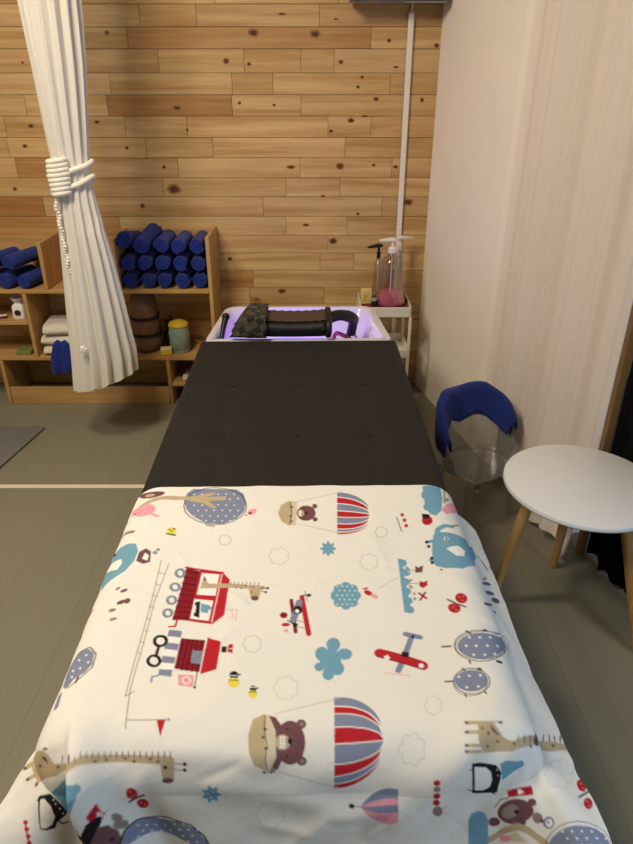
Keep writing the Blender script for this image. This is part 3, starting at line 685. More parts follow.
# the print, in half millimetres across (s) and down (t) the cloth: "colour[stroke width],points"
PRINT = """g,-465 99 -460 47 -439 16 -253 19 -219 58 -201 118 -204 183 -232 237 -285 270 -350 263 -408 221 -445 165
w,-425 55 -426 59 -429 60 -432 57 -433 53 -431 50 -427 51
w,-391 56 -392 60 -395 61 -398 58 -399 53 -396 50 -393 51
w,-357 56 -357 60 -361 61 -364 58 -364 54 -362 51 -359 52
w,-322 57 -323 61 -326 62 -329 59 -330 54 -328 51 -324 52
w,-288 57 -289 61 -292 62 -295 59 -296 55 -293 52 -290 53
w,-254 58 -255 62 -258 63 -261 60 -261 55 -259 52 -255 53
w,-402 97 -403 101 -406 102 -409 99 -410 94 -407 91 -404 93
w,-368 97 -369 101 -372 102 -375 99 -376 95 -374 92 -370 93
w,-334 98 -335 102 -338 103 -341 100 -342 95 -340 92 -336 94
w,-300 98 -301 102 -305 103 -307 100 -308 96 -306 93 -302 94
w,-267 99 -268 103 -271 104 -274 101 -274 96 -272 93 -268 95
w,-233 99 -234 103 -237 104 -240 101 -240 97 -238 94 -235 95
w,-413 137 -414 141 -417 142 -420 139 -420 134 -418 132 -415 133
w,-379 137 -380 141 -383 142 -386 139 -387 135 -385 132 -381 133
w,-346 138 -347 142 -350 143 -353 140 -354 135 -351 133 -348 134
w,-313 138 -314 142 -317 143 -320 140 -320 136 -318 133 -315 134
w,-279 139 -280 143 -283 144 -286 141 -287 136 -284 134 -281 135
w,-246 139 -247 143 -250 144 -253 141 -253 137 -251 134 -248 135
w,-391 176 -391 180 -394 181 -397 178 -398 174 -396 171 -392 172
w,-358 177 -358 181 -361 182 -364 179 -365 175 -363 172 -359 173
w,-325 177 -325 181 -328 182 -331 179 -332 175 -330 172 -326 173
w,-291 178 -292 182 -295 183 -298 180 -299 176 -297 173 -293 174
w,-258 178 -259 182 -263 183 -265 180 -266 176 -264 173 -260 174
w,-225 179 -227 183 -230 184 -232 181 -233 177 -230 174 -227 175
w,-401 214 -402 218 -405 219 -408 216 -409 212 -406 210 -403 211
w,-369 215 -370 219 -372 220 -375 217 -376 213 -374 210 -371 211
w,-336 215 -337 219 -340 220 -343 217 -343 213 -341 211 -338 212
w,-303 216 -304 220 -307 221 -310 218 -311 214 -309 211 -305 212
w,-271 216 -272 220 -275 221 -278 218 -278 214 -276 211 -273 212
w,-238 217 -239 221 -242 222 -245 219 -245 215 -243 212 -240 213
w,-381 245 -381 249 -384 250 -387 247 -388 243 -386 241 -382 242
w,-348 246 -349 250 -352 250 -355 248 -355 244 -353 241 -350 242
w,-316 246 -317 250 -320 251 -323 248 -323 244 -321 241 -318 242
w,-284 247 -285 251 -288 251 -290 249 -291 245 -289 242 -286 243
w,-251 247 -252 251 -255 252 -258 249 -259 245 -256 242 -253 243
w,-219 248 -220 251 -223 252 -226 250 -226 246 -224 243 -221 244
t,-468 77 -407 63 -345 41 -335 56 -375 78 -290 72 -287 102 -362 108 -318 160 -334 167 -381 123 -438 107
k4,-197 147 -200 188 -215 223 -241 251 -274 268 -312 273 -352 266 -390 248 -422 220 -446 184 -459 143 -460 102 -447 63 -422 32 -387 12 -345 6 -302 14 -262 35 -229 67 -207 105 -197 147
t28,-673 159 -645 124 -599 102 -535 84 -458 85
n,-555 47 -555 53 -558 60 -564 66 -572 72 -583 78 -595 80 -609 80 -624 75 -640 66 -656 53 -672 36 -686 17 -696 1 -697 -6 -688 -3 -674 4 -658 12 -642 19 -626 24 -610 28 -596 30 -584 32 -573 34 -564 37 -558 42
t,-596 57 -597 62 -601 67 -610 68 -620 66 -631 60 -641 52 -646 43 -645 38 -639 37 -629 38 -618 42 -607 46 -600 51
p,-578 168 -577 176 -578 185 -581 193 -587 200 -595 206 -605 209 -616 209 -628 205 -642 197 -656 185 -670 169 -684 151 -695 133 -700 119 -697 114 -687 115 -674 120 -659 125 -645 130 -631 135 -618 139 -606 144 -596 149 -588 154 -582 161
p,-570 171 -572 179 -580 182 -591 180 -603 171 -615 156 -624 140 -628 127 -625 120 -616 120 -603 126 -590 136 -579 147 -572 159
p13,-598 189 -552 212
k,-651 177 -651 181 -654 181 -659 176 -664 169 -666 163 -664 162 -659 165 -654 171
b,-732 4 -732 60 -732 152 -732 256 -732 260 -732 144 -732 40
y,-460 313 -460 323 -463 331 -470 335 -479 335 -487 331 -494 323 -497 313 -497 303 -494 294 -487 290 -478 290 -470 295 -463 303
k8,-493 332 -460 339
k,-466 300 -467 304 -469 306 -472 306 -475 302 -476 298 -474 294 -471 294 -468 296
k4,-491 300 -475 319
p,-152 175 -152 184 -156 193 -162 201 -170 206 -179 207 -185 205 -189 198 -190 190 -186 181 -180 172 -172 167 -163 166 -156 169
r,-170 197 -172 203 -176 207 -182 205 -186 200 -186 194 -183 188 -178 187 -173 191
k,-190 211 -190 214 -192 216 -195 215 -197 212 -198 209 -196 206 -193 205 -191 207
k5,-348 276 -315 283
b,-732 376 -688 368 -634 374 -601 389 -582 434 -584 491 -605 543 -641 572 -683 591 -697 600 -732 508 -732 436
w,-732 476 -700 446 -645 459 -632 489 -644 522
k,-694 399 -693 406 -703 400 -732 368 -732 364 -732 360 -732 356 -728 356 -704 383
b8,-732 376 -732 324 -703 304
m18,-732 276 -688 274 -636 300
m8,-732 316 -732 244
n,-577 492 -577 440 -555 420 -532 441 -524 498 -547 509
w,-557 481 -553 446 -535 464 -536 492
b,-506 447 -507 454 -512 458 -519 457 -524 451 -526 443 -523 437 -516 435 -510 439
m,-501 429 -501 435 -505 438 -510 436 -515 432 -516 426 -513 422 -508 421 -503 424
r,-728 628 -728 632 -732 632 -732 636 -732 632 -732 628 -732 624 -732 620 -732 620
r21,-732 700 -712 687
n,-564 697 -564 701 -567 706 -571 711 -577 715 -584 716 -589 715 -593 712 -593 707 -591 703 -586 698 -579 695 -573 693 -568 694
m,-588 737 -587 741 -589 745 -594 748 -599 749 -605 748 -610 745 -613 742 -614 738 -611 735 -607 732 -601 731 -595 732 -590 734
n,-549 695 -548 700 -549 705 -552 710 -556 712 -561 712 -566 710 -569 706 -571 701 -570 695 -567 691 -562 688 -557 688 -552 690
n,-570 644 -570 648 -572 652 -576 656 -581 659 -586 660 -591 659 -593 657 -594 653 -592 649 -587 646 -582 643 -577 642 -573 642
m,-599 631 -598 636 -601 642 -607 645 -613 644 -616 640 -614 634 -609 630 -603 629
m,-573 779 -573 782 -575 786 -580 789 -585 791 -590 791 -595 789 -597 786 -597 783 -595 780 -591 777 -585 776 -580 776 -576 777
m3,-485 488 -475 697 -474 909 -471 1088 -449 1071
m3,-453 505 -465 697 -462 909 -462 1067 -446 1191
m3,-483 554 -461 565
m3,-482 614 -461 625
m3,-480 672 -460 682
m3,-479 728 -459 737
m2,-477 781 -459 790
m2,-476 832 -458 840
m2,-475 880 -458 889
m2,-473 927 -457 935
m3,-446 1166 -332 1169
r,-364 1170 -339 1170 -346 1215
b,-326 1169 -327 1172 -329 1174 -332 1173 -335 1171 -336 1167 -334 1165 -331 1164 -328 1166
d,-384 534 -326 554 -333 796 -389 796
x6,-384 550 -329 569
x6,-385 581 -329 598
x6,-386 612 -330 626
x5,-386 642 -331 654
x5,-387 671 -332 681
x5,-387 700 -332 708
x5,-388 728 -333 734
x5,-388 755 -334 759
x5,-389 782 -334 784
r,-333 545 -248 561 -256 811 -336 796
w,-325 562 -260 570 -262 678 -327 671
w,-332 692 -266 702 -269 795 -332 786
r,-248 561 -220 600 -221 771 -256 811
w3,-251 568 -259 802
r9,-386 534 -248 561
t,-318 614 -314 578 -295 615 -270 620 -267 641 -320 640
n,-315 599 -312 578 -302 604
t21,-276 628 -219 631
t20,-219 631 -103 641
n3,-216 626 -215 613
n3,-202 626 -201 613
n3,-188 627 -187 614
n3,-174 627 -173 614
n3,-160 627 -159 614
n3,-146 627 -145 614
n3,-132 627 -131 615
n3,-118 628 -116 615
n,-190 642 -191 645 -194 646 -197 643 -197 640 -195 638 -192 639
n,-159 632 -161 635 -163 636 -166 634 -166 630 -164 628 -161 629
n,-172 645 -173 648 -176 648 -179 646 -179 643 -177 641 -174 641
n,-131 638 -132 641 -135 641 -138 639 -138 636 -136 634 -133 634
t,-150 642 -106 646 -110 688 -123 702 -141 687
n,-112 693 -113 698 -116 702 -122 704 -128 704 -133 701 -137 697 -139 692 -138 687 -135 683 -129 681 -123 681 -118 683 -113 687
k,-135 663 -136 665 -137 667 -139 666 -140 664 -141 661 -140 659 -138 659 -136 660
k4,-106 643 -85 643
k3,-105 658 -91 663
k,-79 643 -80 648 -82 650 -86 649 -88 646 -88 641 -86 637 -83 636 -80 639
k,-85 663 -86 667 -88 669 -91 668 -93 665 -93 661 -92 658 -89 657 -86 660
k,-327 709 -310 704 -302 783 -322 774
b,-306 714 -275 724 -277 761 -301 756
b,-266 738 -267 743 -270 746 -274 745 -277 741 -278 735 -276 730 -272 730 -268 732
w,-329 728 -321 723 -319 760 -328 756
g11,-388 561 -388 570 -391 576 -396 580 -403 580 -409 576 -415 569 -418 560 -418 551 -415 544 -410 540 -403 540 -396 545 -391 552 -388 561
g10,-393 634 -393 642 -396 649 -401 652 -408 652 -414 648 -420 642 -423 633 -423 625 -420 618 -414 614 -408 615 -401 618 -396 625 -393 634
g10,-394 698 -394 706 -397 712 -402 716 -409 716 -415 712 -420 706 -423 698 -423 690 -420 683 -415 680 -409 680 -402 683 -397 690 -394 698
g10,-396 759 -396 767 -399 773 -404 776 -410 776 -416 772 -421 766 -424 759 -424 751 -422 745 -417 742 -410 742 -404 745 -399 752 -396 759
r7,-394 822 -374 822 -372 796
p3,-221 743 -180 749 -182 799
p3,-200 748 -190 780 -203 785
g,-392 835 -349 840 -349 868 -392 863
w,-392 863 -349 868 -349 895 -392 890
g,-392 890 -349 895 -350 921 -392 916
w,-392 916 -350 921 -350 947 -392 942
g,-392 942 -350 947 -350 972 -392 967
w,-392 967 -350 972 -351 997 -392 992
g,-392 992 -351 997 -351 1021 -391 1016
d,-347 870 -268 879 -264 1005 -347 993
x5,-339 872 -339 993
x5,-324 874 -324 996
x5,-309 876 -309 998
x5,-294 878 -293 1001
x5,-279 880 -278 1003
g,-304 919 -271 924 -268 975 -301 969
m3,-302 943 -269 948
r,-263 867 -218 890 -220 995 -267 1013
w3,-267 871 -268 1009
k,-214 905 -198 907 -197 931 -213 929
r,-194 901 -179 897 -177 935 -194 929
w3,-189 917 -180 917
k11,-391 881 -391 889 -393 895 -397 900 -403 902 -409 902 -416 900 -422 895 -427 888 -429 881 -430 873 -428 867 -424 862 -418 860 -411 860 -404 862 -398 867 -394 874 -391 881
k10,-396 961 -396 968 -398 974 -402 979 -407 981 -414 981 -420 978 -426 974 -430 968 -433 961 -433 954 -431 948 -428 943 -422 941 -416 941 -409 944 -403 948 -399 955 -396 961
k10,-411 906 -412 938
g6,-391 1018 -407 1021 -406 1040
p,-332 1012 -285 1016 -280 1059 -325 1052
w4,-292 1034 -293 1041 -297 1045 -302 1047 -308 1045 -313 1040 -316 1034 -316 1027 -312 1022 -306 1021 -300 1023 -295 1028 -292 1034
k3,-276 1005 -276 1052
k,-271 1060 -272 1063 -274 1065 -277 1064 -279 1061 -280 1058 -278 1055 -275 1054 -273 1056
k,-151 1018 -152 1025 -155 1030 -160 1033 -166 1033 -172 1030 -176 1025 -178 1018 -178 1011 -174 1006 -169 1003 -163 1003 -158 1006 -153 1012
y,-145 1045 -146 1053 -150 1059 -157 1063 -165 1063 -172 1059 -178 1053 -181 1045 -180 1037 -175 1030 -169 1027 -161 1027 -153 1031 -148 1037
k3,-178 1036 -149 1037
k,-144 1016 -145 1018 -147 1019 -149 1019 -151 1017 -151 1015 -150 1013 -147 1012 -145 1014
w3,-174 1019 -156 1020
k,-94 1067 -95 1072 -98 1076 -101 1078 -106 1078 -110 1075 -113 1071 -115 1067 -114 1062 -111 1058 -108 1055 -103 1056 -99 1058 -96 1062
y,-90 1087 -91 1093 -95 1097 -100 1100 -106 1100 -111 1097 -115 1092 -117 1086 -116 1080 -113 1076 -108 1073 -102 1073 -96 1076 -92 1081
k3,-115 1078 -94 1078
k,-88 1065 -89 1067 -91 1068 -93 1068 -95 1066 -95 1064 -94 1062 -91 1062 -89 1063
w3,-114 1062 -97 1062
f3,-19 472 -15 479 -12 487 -13 494 -17 500 -23 503 -29 503 -31 511 -34 518 -39 521 -45 521 -50 517 -55 510 -61 513 -67 514 -72 511 -76 505 -77 497 -77 488 -83 484 -87 478 -89 471 -88 463 -84 457 -78 453 -80 444 -79 436 -76 430 -71 426 -64 427 -58 431 -54 424 -48 420 -42 420 -37 424 -33 431 -31 439 -25 440 -18 443 -14 449 -13 457 -15 465 -19 472
f4,366 332 367 337 368 342 367 348 364 352 360 354 356 354 354 360 351 365 348 367 344 367 341 364 339 359 335 362 331 362 328 360 326 356 326 350 327 344 324 341 321 337 321 331 322 326 326 321 330 319 329 312 331 306 333 302 337 300 341 300 345 303 348 298 352 295 355 295 358 298 360 303 361 309 365 309 368 311 370 316 370 321 369 327 366 332
f3,311 511 314 517 315 524 313 531 309 536 304 539 298 539 296 547 292 553 287 556 282 556 277 552 274 546 269 549 263 549 259 547 256 541 256 534 257 526 252 522 249 517 248 510 250 503 254 497 260 494 259 486 261 478 264 472 270 469 275 470 280 473 285 467 290 463 295 463 300 467 302 473 303 481 309 481 314 484 317 490 317 497 315 504 311 511
f3,-96 898 -92 903 -91 909 -91 914 -94 918 -98 920 -103 920 -104 926 -106 931 -110 934 -114 933 -119 930 -122 926 -127 928 -131 928 -136 926 -139 922 -140 916 -139 910 -144 907 -148 903 -149 897 -148 892 -145 888 -141 885 -143 879 -143 873 -140 868 -136 866 -131 867 -126 869 -124 864 -120 861 -115 861 -111 864 -108 869 -106 875 -101 876 -96 878 -93 882 -92 888 -93 893 -96 898
f2,21 1067 25 1073 27 1080 26 1087 23 1092 17 1094 11 1094 10 1101 6 1107 2 1110 -4 1110 -9 1106 -13 1101 -18 1103 -24 1104 -29 1101 -33 1096 -34 1089 -33 1082 -39 1078 -43 1073 -45 1066 -44 1060 -40 1055 -34 1051 -36 1044 -35 1036 -32 1031 -27 1028 -21 1029 -15 1032 -11 1026 -6 1023 0 1022 5 1026 8 1032 10 1039 16 1040 22 1043 26 1048 27 1055 25 1061 21 1067
f2,432 1132 433 1137 433 1142 432 1147 429 1151 425 1153 420 1153 418 1158 415 1162 412 1164 408 1164 405 1161 403 1157 399 1159 395 1160 391 1158 390 1153 390 1148 392 1143 388 1140 386 1136 386 1131 388 1126 391 1122 396 1120 396 1114 397 1109 400 1105 404 1103 408 1103 412 1106 415 1101 419 1099 423 1098 426 1101 428 1106 428 1111 432 1112 436 1114 437 1118 437 1123 435 1128 432 1132
f2,366 1253 370 1258 371 1264 369 1270 366 1274 360 1277 354 1277 352 1283 348 1289 343 1292 338 1292 333 1288 329 1283 324 1286 318 1287 313 1284 310 1279 309 1273 311 1266 305 1263 301 1258 300 1252 302 1246 307 1241 312 1238 312 1231 313 1225 317 1220 322 1217 328 1218 334 1221 338 1215 344 1212 350 1212 354 1215 357 1221 358 1228 364 1228 369 1230 373 1235 373 1241 371 1247 366 1253
f2,-18 1446 -14 1452 -12 1459 -13 1465 -17 1470 -23 1473 -30 1473 -32 1480 -36 1486 -41 1489 -47 1488 -53 1485 -57 1479 -63 1482 -70 1482 -76 1480 -79 1474 -80 1467 -78 1460 -84 1457 -89 1452 -90 1445 -88 1439 -84 1433 -77 1430 -78 1422 -77 1414 -73 1407 -68 1404 -61 1404 -55 1408 -51 1401 -45 1396 -39 1396 -34 1399 -30 1406 -29 1415 -22 1415 -16 1418 -12 1423 -11 1431 -13 1439 -18 1446
f2,918 1221 920 1229 917 1240 908 1254 894 1268 878 1279 863 1288 851 1303 838 1315 826 1323 816 1326 809 1325 805 1320 795 1326 786 1329 779 1328 776 1323 777 1317 782 1309 775 1308 771 1304 771 1297 776 1289 786 1280 800 1269 805 1257 818 1239 834 1220 850 1205 863 1198 873 1196 887 1180 901 1166 913 1158 921 1159 923 1167 921 1179 934 1172 944 1170 948 1176 944 1188 933 1204 918 1221
f4,-242 373 -239 377 -238 382 -238 387 -240 391 -243 393 -247 393 -248 398 -250 402 -253 404 -256 404 -260 401 -263 397 -266 399 -270 400 -274 398 -277 394 -278 389 -278 383 -281 381 -285 377 -286 372 -286 368 -283 364 -280 361 -282 356 -282 351 -280 347 -277 345 -273 345 -269 347 -266 343 -263 341 -260 340 -256 343 -253 347 -252 353 -248 353 -244 355 -241 359 -240 364 -240 369 -242 373
t,9 121 3 281 -21 281 -49 254 -64 199 -53 142 -24 117
c,-12 121 14 121 11 281 -13 281
k4,-14 128 -8 200 -13 274
k,-3 157 -4 162 -8 163 -11 160 -11 155 -8 152 -4 153
k,-10 220 -11 225 -15 226 -17 223 -18 218 -15 215 -11 216
k,-1 254 -2 258 -6 259 -9 257 -9 252 -6 249 -3 250
n,90 201 89 214 86 225 80 236 73 244 65 249 56 252 47 252 38 249 30 243 23 235 17 224 14 212 12 200 13 187 17 175 22 165 29 156 37 150 47 147 56 147 65 150 74 157 81 165 86 176 89 188
n,98 152 95 163 88 168 81 166 77 157 77 145 82 136 89 134 95 140
n,98 246 96 256 89 261 82 259 78 251 78 240 83 231 90 230 96 235
t,43 200 41 211 38 220 32 224 26 224 20 219 16 211 15 200 16 189 20 180 25 175 32 176 37 181 41 189
k,58 199 56 206 52 209 48 208 46 203 46 195 48 190 52 189 56 192
w7,27 186 27 214
k,46 169 45 172 42 173 40 171 40 167 42 164 45 165
k,46 231 45 235 43 236 40 233 40 229 42 227 45 228
g,185 49 201 51 218 56 234 62 250 71 265 82 281 97 295 117 309 146 319 218 308 163 294 141 279 126 263 114 248 105 232 98 216 93 200 89 183 87
r,183 87 200 89 216 93 232 98 248 105 263 114 279 126 294 141 308 163 319 218 306 184 291 171 276 161 261 153 245 147 229 142 213 139 197 136 181 134
g,181 134 197 136 213 139 229 142 245 147 261 153 276 161 291 171 306 184 319 218 304 208 289 203 273 200 258 196 242 193 226 191 211 189 195 187 179 185
r,179 185 195 187 211 189 226 191 242 193 258 196 273 200 289 203 304 208 319 218 302 229 286 232 271 233 255 233 240 233 224 232 208 231 193 230 177 228
g,177 228 193 230 208 231 224 232 240 233 255 233 271 233 286 232 302 229 319 218 300 251 284 261 268 268 252 272 237 274 221 276 206 276 191 275 175 274
r,175 274 191 275 206 276 221 276 237 274 252 272 268 268 284 261 300 251 319 218 299 267 282 284 266 294 250 301 235 306 220 308 204 309 189 309 174 308
g,174 308 189 309 204 309 220 308 235 306 250 301 266 294 282 284 299 267 319 218 298 277 281 297 265 310 249 319 234 324 218 328 203 329 188 329 173 328
r,173 328 188 329 203 329 218 328 234 324 249 319 265 310 281 297 298 277 319 218 298 284 280 306 264 320 248 330 233 336 218 340 203 342 188 343 173 342
w6,183 87 200 89 216 93 232 98 248 105 263 114 279 126 294 141 308 163 319 218
w6,181 134 197 136 213 139 229 142 245 147 261 153 276 161 291 171 306 184 319 218
w6,179 185 195 187 211 189 226 191 242 193 258 196 273 200 289 203 304 208 319 218
w5,177 228 193 230 208 231 224 232 240 233 255 233 271 233 286 232 302 229 319 218
w5,175 274 191 275 206 276 221 276 237 274 252 272 268 268 284 261 300 251 319 218
w5,174 308 189 309 204 309 220 308 235 306 250 301 266 294 282 284 299 267 319 218
w5,173 328 188 329 203 329 218 328 234 324 249 319 265 310 281 297 298 277 319 218
f5,9 121 198 49
f4,15 275 185 335
t,-67 1154 -44 1161 -33 1306 -62 1297 -89 1284 -104 1254 -108 1213 -97 1169
c,-61 1154 -38 1173 -27 1293 -57 1303
n,-53 1161 -36 1164 -12 1196 -9 1264 -27 1298 -43 1292 -30 1266 -34 1201
n,48 1233 47 1246 43 1258 38 1269 30 1277 22 1283 12 1286 3 1285 -7 1282 -15 1276 -23 1267 -28 1257 -32 1245 -33 1233 -33 1219 -29 1207 -24 1195 -17 1185 -8 1179 1 1175 11 1175 21 1179 30 1186 38 1196 43 1207 47 1220
n,51 1185 49 1191 46 1195 40 1198 34 1198 28 1195 25 1190 23 1185 24 1179 28 1174 34 1171 40 1172 46 1174 49 1179
n,52 1278 50 1283 47 1287 41 1289 35 1289 30 1286 26 1282 25 1277 26 1272 30 1268 35 1266 41 1266 47 1269 50 1273
m,44 1185 43 1189 39 1191 35 1190 33 1187 33 1183 35 1180 39 1179 43 1181
m,46 1278 44 1281 41 1283 37 1282 34 1279 34 1275 37 1273 41 1272 44 1274
t,7 1231 5 1240 -1 1246 -9 1250 -18 1250 -26 1246 -32 1239 -34 1231 -32 1223 -27 1216 -19 1212 -9 1212 -1 1216 5 1223
w,-22 1216 -7 1216 -6 1246 -21 1246
k1,-21 1224 -6 1224
k1,-21 1231 -6 1231
k1,-21 1238 -6 1239
k1,-14 1216 -14 1246
k,12 1229 11 1233 7 1236 3 1235 0 1231 0 1226 2 1222 7 1221 11 1224
k,2 1199 1 1201 -2 1201 -5 1200 -5 1197 -2 1196 1 1196
k,3 1265 2 1266 -1 1267 -4 1266 -4 1263 -1 1262 2 1263
k2,-64 1161 -65 1200 -55 1238 -59 1272 -52 1306
k,-62 1218 -63 1221 -67 1222 -71 1220 -71 1217 -68 1215 -64 1216
k,-52 1245 -54 1248 -58 1248 -62 1247 -62 1244 -59 1242 -54 1243
k,-57 1198 -59 1201 -63 1201 -66 1199 -66 1196 -63 1194 -59 1195
k,-57 1303 -59 1306 -63 1307 -67 1304 -67 1301 -63 1299 -59 1300
k,-39 1303 -41 1306 -45 1307 -48 1305 -48 1301 -45 1299 -40 1300
m,-30 1298 -32 1302 -37 1305 -42 1304 -46 1300 -46 1295 -42 1292 -37 1291 -32 1294
g,131 1100 148 1100 164 1101 180 1105 196 1111 211 1119 226 1131 241 1148 254 1172 265 1230 253 1185 239 1167 225 1154 209 1145 194 1139 178 1134 162 1132 146 1131 130 1131
r,130 1131 146 1131 162 1132 178 1134 194 1139 209 1145 225 1154 239 1167 253 1185 265 1230 253 1194 238 1181 223 1172 208 1165 192 1161 177 1157 161 1156 145 1155 129 1156
g,129 1156 145 1155 161 1156 177 1157 192 1161 208 1165 223 1172 238 1181 253 1194 265 1230 251 1211 236 1205 221 1200 206 1197 190 1196 175 1194 159 1194 143 1194 128 1195
r,128 1195 143 1194 159 1194 175 1194 190 1196 206 1197 221 1200 236 1205 251 1211 265 1230 250 1231 234 1232 219 1233 203 1234 188 1235 173 1236 157 1236 142 1237 127 1238
g,127 1238 142 1237 157 1236 173 1236 188 1235 203 1234 219 1233 234 1232 250 1231 265 1230 248 1255 233 1264 217 1271 202 1276 187 1280 171 1283 156 1285 141 1286 126 1287
r,126 1287 141 1286 156 1285 171 1283 187 1280 202 1276 217 1271 233 1264 248 1255 265 1230 248 1269 232 1284 217 1294 201 1302 186 1308 171 1312 156 1315 141 1318 125 1319
g,125 1319 141 1318 156 1315 171 1312 186 1308 201 1302 217 1294 232 1284 248 1269 265 1230 248 1278 232 1297 217 1310 201 1320 186 1328 171 1334 156 1338 141 1341 125 1342
r,125 1342 141 1341 156 1338 171 1334 186 1328 201 1320 217 1310 232 1297 248 1278 265 1230 247 1284 232 1305 217 1321 201 1333 186 1342 171 1349 156 1354 141 1357 125 1358
w4,130 1131 146 1131 162 1132 178 1134 194 1139 209 1145 225 1154 239 1167 253 1185 265 1230
w3,129 1156 145 1155 161 1156 177 1157 192 1161 208 1165 223 1172 238 1181 253 1194 265 1230
w3,128 1195 143 1194 159 1194 175 1194 190 1196 206 1197 221 1200 236 1205 251 1211 265 1230
w3,127 1238 142 1237 157 1236 173 1236 188 1235 203 1234 219 1233 234 1232 250 1231 265 1230
w3,126 1287 141 1286 156 1285 171 1283 187 1280 202 1276 217 1271 233 1264 248 1255 265 1230
w3,125 1319 141 1318 156 1315 171 1312 186 1308 201 1302 217 1294 232 1284 248 1269 265 1230
w3,125 1342 141 1341 156 1338 171 1334 186 1328 201 1320 217 1310 232 1297 248 1278 265 1230
f3,-36 1155 149 1101
f3,-27 1303 136 1355
g,196 1412 209 1396 222 1383 235 1372 247 1364 260 1358 272 1355 285 1354 298 1355 298 1382 285 1383 273 1384 260 1387 247 1390 234 1394 222 1399 209 1405 196 1412
p,196 1412 209 1405 222 1399 234 1394 247 1390 260 1387 273 1384 285 1383 298 1382 298 1397 285 1399 272 1400 260 1402 247 1404 234 1407 222 1409 209 1411 196 1412
g,196 1412 209 1411 222 1409 234 1407 247 1404 260 1402 272 1400 285 1399 298 1397 298 1419 285 1421 272 1423 260 1423 247 1424 234 1423 221 1421 209 1418 196 1412
p,196 1412 209 1418 221 1421 234 1423 247 1424 260 1423 272 1423 285 1421 298 1419 299 1454 287 1460 274 1463 261 1463 248 1459 235 1451 222 1439 209 1427 196 1412
k,181 1411 179 1415 174 1417 169 1416 165 1413 165 1409 169 1405 174 1405 179 1407
m2,180 1410 199 1412
r,408 1327 407 1331 405 1333 401 1335 397 1335 393 1334 390 1332 389 1328 390 1325 393 1322 397 1321 401 1320 405 1322 407 1324
m,409 1344 408 1348 406 1351 402 1353 397 1353 393 1351 390 1348 389 1345 390 1341 393 1338 397 1336 401 1336 405 1337 408 1340
r,411 1369 411 1380 408 1384 404 1385 399 1383 395 1380 391 1370 390 1365 391 1361 393 1358 397 1356 401 1356 406 1358 409 1363
r,413 1404 412 1409 410 1413 405 1414 401 1412 396 1407 392 1401 391 1395 391 1389 394 1386 398 1385 403 1386 407 1391 411 1397
m,423 1440 422 1448 419 1454 413 1457 407 1456 401 1452 396 1444 394 1434 395 1424 398 1418 404 1416 410 1418 417 1424 421 1432
p4,421 1429 435 1423
p3,422 1444 440 1450
r,451 220 448 229 443 233 438 231 435 224 437 216 441 209 446 207 450 212
r,456 254 453 263 448 267 443 265 440 259 442 250 446 243 451 242 455 246
r,458 291 455 299 450 303 445 302 442 295 443 287 448 280 453 279 457 283
m5,419 233 427 326
r,-764 1407 -766 1411 -771 1411 -777 1409 -782 1404 -782 1400 -779 1397 -773 1399 -767 1402
r,-758 1426 -760 1430 -765 1430 -771 1428 -775 1423 -775 1419 -771 1417 -766 1418 -760 1422
r,-754 1446 -756 1450 -760 1450 -766 1448 -769 1443 -769 1439 -766 1437 -760 1438 -755 1442
r,-752 1465 -754 1468 -758 1469 -763 1466 -767 1462 -767 1457 -763 1455 -758 1456 -753 1460
r5,-773 1405 -759 1462
b,158 906 155 918 149 928 140 933 130 933 121 928 116 918 114 905 116 893 123 883 132 877 142 878 151 883 156 894
b,193 943 190 952 184 960 174 964 164 964 155 959 149 952 147 942 150 932 156 925 166 921 176 921 186 925 192 933
b,166 997 163 1008 157 1017 148 1022 139 1022 131 1016 125 1007 123 996 126 984 132 975 141 970 150 970 159 976 164 985
b,135 1018 132 1028 127 1036 120 1040 112 1040 105 1036 100 1028 99 1018 101 1008 106 1000 113 996 121 996 129 1000 133 1008
b,105 992 104 999 99 1005 93 1008 87 1008 81 1004 77 999 75 991 77 984 81 978 87 975 94 975 100 979 104 985
b,121 942 118 954 112 963 103 968 94 968 85 963 80 953 78 941 80 929 86 919 95 914 105 914 113 920 119 930
b,158 966 157 976 153 985 148 994 142 1000 135 1005 127 1007 119 1007 111 1004 104 1000 99 993 94 985 92 975 91 965 92 955 95 945 100 936 106 929 114 925 122 922 130 922 138 925 145 930 151 937 155 946 158 956
b,240 686 237 696 231 704 224 709 216 709 209 704 205 696 204 685 206 674 212 666 219 661 227 661 234 666 239 675
b,227 716 225 727 219 735 212 739 204 739 197 734 193 726 192 716 194 705 200 697 207 692 215 692 222 697 226 706
b,202 728 200 739 195 747 187 751 180 751 173 746 169 738 167 728 169 718 175 709 182 705 190 705 197 710 201 718
b,179 716 177 726 172 734 164 738 157 738 150 734 145 725 144 715 146 705 151 696 159 692 167 692 173 697 178 705
b,171 685 168 695 163 704 156 708 148 708 141 703 136 695 135 684 137 673 142 665 150 660 158 660 165 665 169 674
b,182 653 180 664 175 673 167 677 159 677 152 672 147 663 146 653 148 642 154 633 161 628 169 628 176 633 181 642
b,208 640 205 651 200 660 192 664 184 664 177 659 173 651 171 640 174 628 179 620 187 615 195 615 202 620 207 629
b,232 654 229 665 223 673 216 678 208 678 201 673 197 664 195 653 198 642 203 633 211 629 219 629 226 634 231 643
b,222 685 220 696 216 706 211 714 205 721 197 726 189 728 181 728 173 725 166 720 160 713 156 705 153 695 153 684 154 674 158 664 163 655 169 648 177 643 185 640 194 640 202 643 209 648 215 656 219 665 221 675
w,163 637 162 640 159 640 157 638 157 635 159 633 162 634
w,181 637 179 640 177 641 175 639 175 635 177 633 180 634
w,198 637 197 640 194 641 192 639 192 636 195 634 197 634
w,216 638 214 640 212 641 210 639 210 636 212 634 215 635
w,171 660 169 662 167 663 165 661 165 658 167 656 170 657
w,188 660 187 663 184 663 182 661 182 658 185 656 187 657
